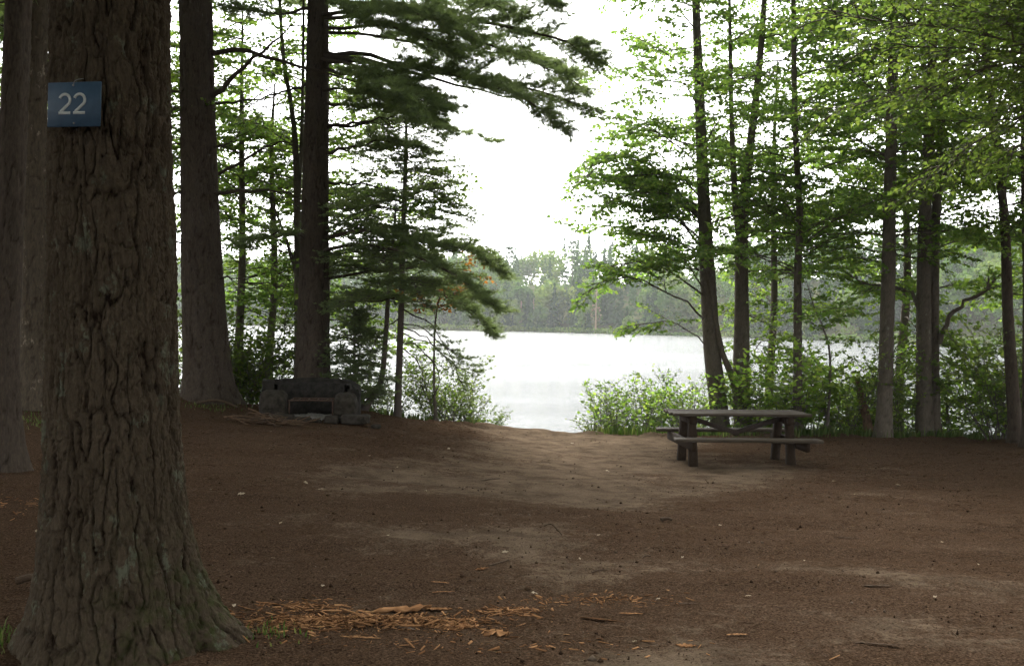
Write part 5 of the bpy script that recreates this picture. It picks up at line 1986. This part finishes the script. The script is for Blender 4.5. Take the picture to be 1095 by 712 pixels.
V = np.stack([c - A - B * .6, c - A * .9 + B, c + A + B * .4, c + A * .8 - B, c - A * .9 - B * .5 + th_, c - A * .8 + B * .8 + th_, c + A * .9 + B * .4 + th_, c + A * .75 - B * .8 + th_], 1).reshape(-1, 3)
i = np.arange(n)[:, None] * 8
q = np.concatenate([i + np.array([[a]]).reshape(1, 4) for a in ((4, 5, 6, 7), (0, 1, 5, 4), (1, 2, 6, 5), (2, 3, 7, 6), (3, 0, 4, 7), (3, 2, 1, 0))])
acc = Acc()
acc.add(V, quads=q, attr=np.repeat(rng.beta(2, 1.6, n), 8))
tag(obj('wood_chips', acc, M['chip']), 'bright orange crumbs of rotten wood by the big pine', 'wood chips', kind='stuff')


def splinter(px, py, L, wdt, ang, label, mat='chip', seed=0, tv=.6, grp=None, name='wood_splinter', cat='wood', lift=.008, hgt=.22):
    rng = np.random.default_rng(seed + 1000)
    p = ray_ground(px, py)
    n = 15
    u = np.linspace(-1, 1, n)
    hw = wdt / 2 * (1 - .6 * np.abs(u) ** 3) * (1 + .30 * rng.normal(size=n))
    hh_ = wdt * hgt * (1 - .7 * np.abs(u) ** 2) * (1 + .2 * rng.normal(size=n))
    cyv = .10 * L * (vnoise(u * 2 + seed, u * 0, seed) - .5)
    V = []
    for k in range(n):
        for a in range(6):
            t = a * np.pi / 3 + .3
            V.append((u[k] * L / 2, cyv[k] + hw[k] * math.cos(t), hh_[k] * .5 * math.sin(t)))
    V = np.array(V) + rng.normal(size=(n * 6, 3)) * wdt * np.array([.12, .13, .05])
    i = np.arange(n - 1)[:, None] * 6
    j = np.arange(6)[None]
    j2 = (j + 1) % 6
    q = np.stack([i + j, i + 6 + j, i + 6 + j2, i + j2], -1).reshape(-1, 4)
    caps = [(0, 1, 2, 3), (0, 3, 4, 5), tuple((n - 1) * 6 + a for a in (3, 2, 1, 0)), tuple((n - 1) * 6 + a for a in (5, 4, 3, 0))]
    acc = Acc()
    acc.add(V, quads=np.concatenate([q, caps]), attr=np.clip(tv + rng.normal(0, .12, n * 6), 0, 1))
    o = obj(name, acc, M[mat])
    o.location = [float(p[0]), float(p[1]), float(p[2]) + lift]
    o.rotation_euler = (rng.normal(0, .1), rng.normal(0, .04), ang)
    return tag(o, label, cat, grp)


SPL = 'rotten wood pieces lying by the big pine'
for k, (px, py, L, wdt, an, lab, mt, tv) in enumerate([
    (412, 655, .52, .075, .12, 'longest orange rotten wood slab on top of the chip heap', 'chip', .6),
    (345, 664, .36, .055, .05, 'orange wood slab at the left of the chip heap', 'chip', .45),
    (385, 683, .22, .02, -.05, 'thin pale splinter in front of the chip heap', 'chip', .8),
    (432, 672, .14, .03, -.55, 'dark brown wood piece lying across the chip heap', 'twig', .3),
    (468, 652, .16, .05, .1, 'orange chunk at the right end of the chip heap', 'chip', .55),
    (494, 670, .09, .06, .3, 'squarish orange chunk right of the chip heap', 'chip', .5),
    (530, 677, .15, .07, -.25, 'curled orange bark piece beside the chip heap', 'chip', .65),
    (470, 625, .12, .014, .0, 'upper of two thin orange splinters beyond the chip heap', 'chip', .75),
    (474, 632, .14, .014, .02, 'lower of two thin orange splinters beyond the chip heap', 'chip', .75),
    (645, 664, .26, .03, -.28, 'long dark bark strip with orange edge, middle foreground', 'chip', .1),
    (675, 660, .14, .02, .05, 'small orange splinter right of the long bark strip', 'chip', .6),
    (733, 691, .11, .03, .0, 'orange splinter in the middle of the bottom edge', 'chip', .55),
    (788, 680, .12, .02, .05, 'thin tan splinter low in the right foreground', 'chip', .8),
    (736, 645, .14, .018, .0, 'dark stick fragment in the middle foreground', 'twig', .3),
    (50, 523, .25, .03, -.7, 'pale stick lying right of the left edge trunk', 'chip', .85),
    (300, 648, .30, .02, -.12, 'thin orange splinter near the big pine roots', 'chip', .5),
    (515, 610, .08, .05, .3, 'single orange wood chip in the bare dirt', 'chip', .55),
    (905, 576, .2, .02, -.2, 'short dark stick on the right side of the dirt', 'twig', .2),
    (940, 627, .2, .02, -.05, 'dark stick on the bare patch at right', 'twig', .2),
    (936, 692, .24, .02, -.25, 'dark stick near the bottom right', 'twig', .2),
]):
    splinter(px, py, L, wdt, an, lab, mt, k, tv, SPL)

# twigs standing proud of the dirt
def stick(px, py, rel, r, label, grp=None, name='stick', seed=0):
    p = ray_ground(px, py)
    T = Tubes()
    T.add(curve(rel, 10), r, r * .6, 6)
    acc = Acc()
    T.into(acc)
    o = obj(name, acc, M['twig'], smooth=True)
    o.location = [float(c) for c in p]
    return tag(o, label, 'stick', grp)


ST = 'fallen sticks on the dirt'
stick(593, 572, [(-.09, 0, .07), (-.03, .0, .085), (.02, -.01, .045), (.06, -.02, .0)], .007, 'hooked twig sticking up from the middle of the dirt', ST)
stick(532, 604, [(-.06, -.04, .005), (0, .02, .01), (.08, .14, .005)], .008, 'pale bent stick beside the single orange chip', ST)
stick(713, 557, [(-.05, 0, .02), (.0, .01, .03), (.05, .0, .02)], .02, 'short dark stub on the dirt below the table', ST)
stick(525, 515, [(-.12, .0, .01), (0, .08, .02), (.10, .2, .01)], .010, 'pale stick on the bare dirt near the water path', ST)
stick(233, 434, [(-.35, .0, .05), (0, .0, .10), (.35, -.05, .0)], .028, 'thick root like stick at the foot of the second pine', ST)
stick(45, 628, [(-.16, 0, .05), (-.05, .02, .07), (.15, 0, .0)], .026, 'dark root stub at the left foot of the big pine', ST)
stick(690, 594, [(-.04, -.06, .0), (0, .02, .01), (.05, .05, .0)], .006, 'thin twig in front of the table', ST)
stick(640, 610, [(-.05, -.05, .0), (0, -.01, .01), (.05, .04, .0)], .006, 'thin twig in the middle of the clearing', ST)

# brush heap left of the fireplace
hp = ray_ground(277, 452)
rng = np.random.default_rng(91)
hs_me = []
for k in range(4):
    T = Tubes()
    Lk = (.55, .42, .35, .62)[k]
    pth = curve([(-Lk / 2, 0, 0), (-Lk / 6, rng.normal(0, .03), .02), (Lk / 5, rng.normal(0, .03), -.01), (Lk / 2, 0, 0)], 9)
    T.add(pth, .013, .006, 6)
    T.add(curve([pth[4], pth[4] + np.array([.08, .05, .02]), pth[4] + np.array([.16, .07, .01])], 5), .006, .003, 5)
    acc = Acc()
    T.into(acc)
    hs_me.append(acc.mesh('brush_stick', smooth=True))
for k in range(34):
    o = obj('brush_stick', None, M['twig'] if k % 3 else M['snag'], me=hs_me[k % 4])
    dx, dy = rng.normal(0, .28), rng.normal(0, .16)
    z = float(gground(hp[0] + dx, hp[1] + dy)) + .02 + .16 * rng.random() * math.exp(-(dx / .3) ** 2 - (dy / .2) ** 2)
    o.location = (float(hp[0] + dx), float(hp[1] + dy), z)
    o.rotation_euler = (rng.normal(0, .3), rng.normal(0, .18), rng.uniform(-.9, .9))
    tag(o, 'thin dry stick in the brush heap left of the fireplace', 'stick', 'sticks of the brush heap')

# pale dead leaves dotted over the clearing
rng = np.random.default_rng(66)
def leaf_mesh(seed):
    r_ = np.random.default_rng(seed)
    n = 12
    a = np.arange(n) * 2 * np.pi / n
    rr_ = np.array([1.0, .72, .9, .6, .8, .62, 1.05, .62, .8, .6, .9, .72]) * (1 + .08 * r_.normal(size=n))
    P = np.stack([np.cos(a) * rr_ * .5, np.sin(a) * rr_ * .36, .10 * r_.normal(size=n)], 1)
    P = np.vstack([P, [[0, 0, .05]]])
    acc = Acc()
    acc.add(P, tris=np.stack([np.arange(n), (np.arange(n) + 1) % n, np.full(n, n)], 1), attr=np.clip(.5 + .3 * r_.normal(size=n + 1), 0, 1))
    return acc.mesh('dead_leaf')


lm = [leaf_mesh(k) for k in range(4)]
leaf_px = [(258, 531), (327, 516), (343, 523), (395, 488), (425, 500), (640, 575), (415, 575), (292, 598), (540, 590), (572, 632), (704, 642), (678, 688), (620, 598), (1008, 580), (1046, 605),
           (730, 595), (815, 495), (892, 515), (915, 530), (612, 475), (960, 520), (300, 560), (60, 563), (40, 569), (455, 525), (770, 560), (860, 600), (1000, 640), (800, 640), (250, 655), (345, 628), (590, 520), (480, 480), (650, 505)]
for k, (px, py) in enumerate(leaf_px):
    p = ray_ground(px, py)
    o = obj('dead_leaf', None, M['deadleaf'], me=lm[k % 4])
    o.location = (float(p[0]), float(p[1]), float(p[2]) + .012)
    s = rng.uniform(.035, .07) * (1.15 if p[1] > 9 else .8)
    o.scale = (s, s, s)
    o.rotation_euler = (rng.normal(0, .2), rng.normal(0, .2), rng.uniform(0, 6.28))
    tag(o, 'small pale dead leaf lying on the bare dirt', 'leaf', 'pale dead leaves on the dirt')
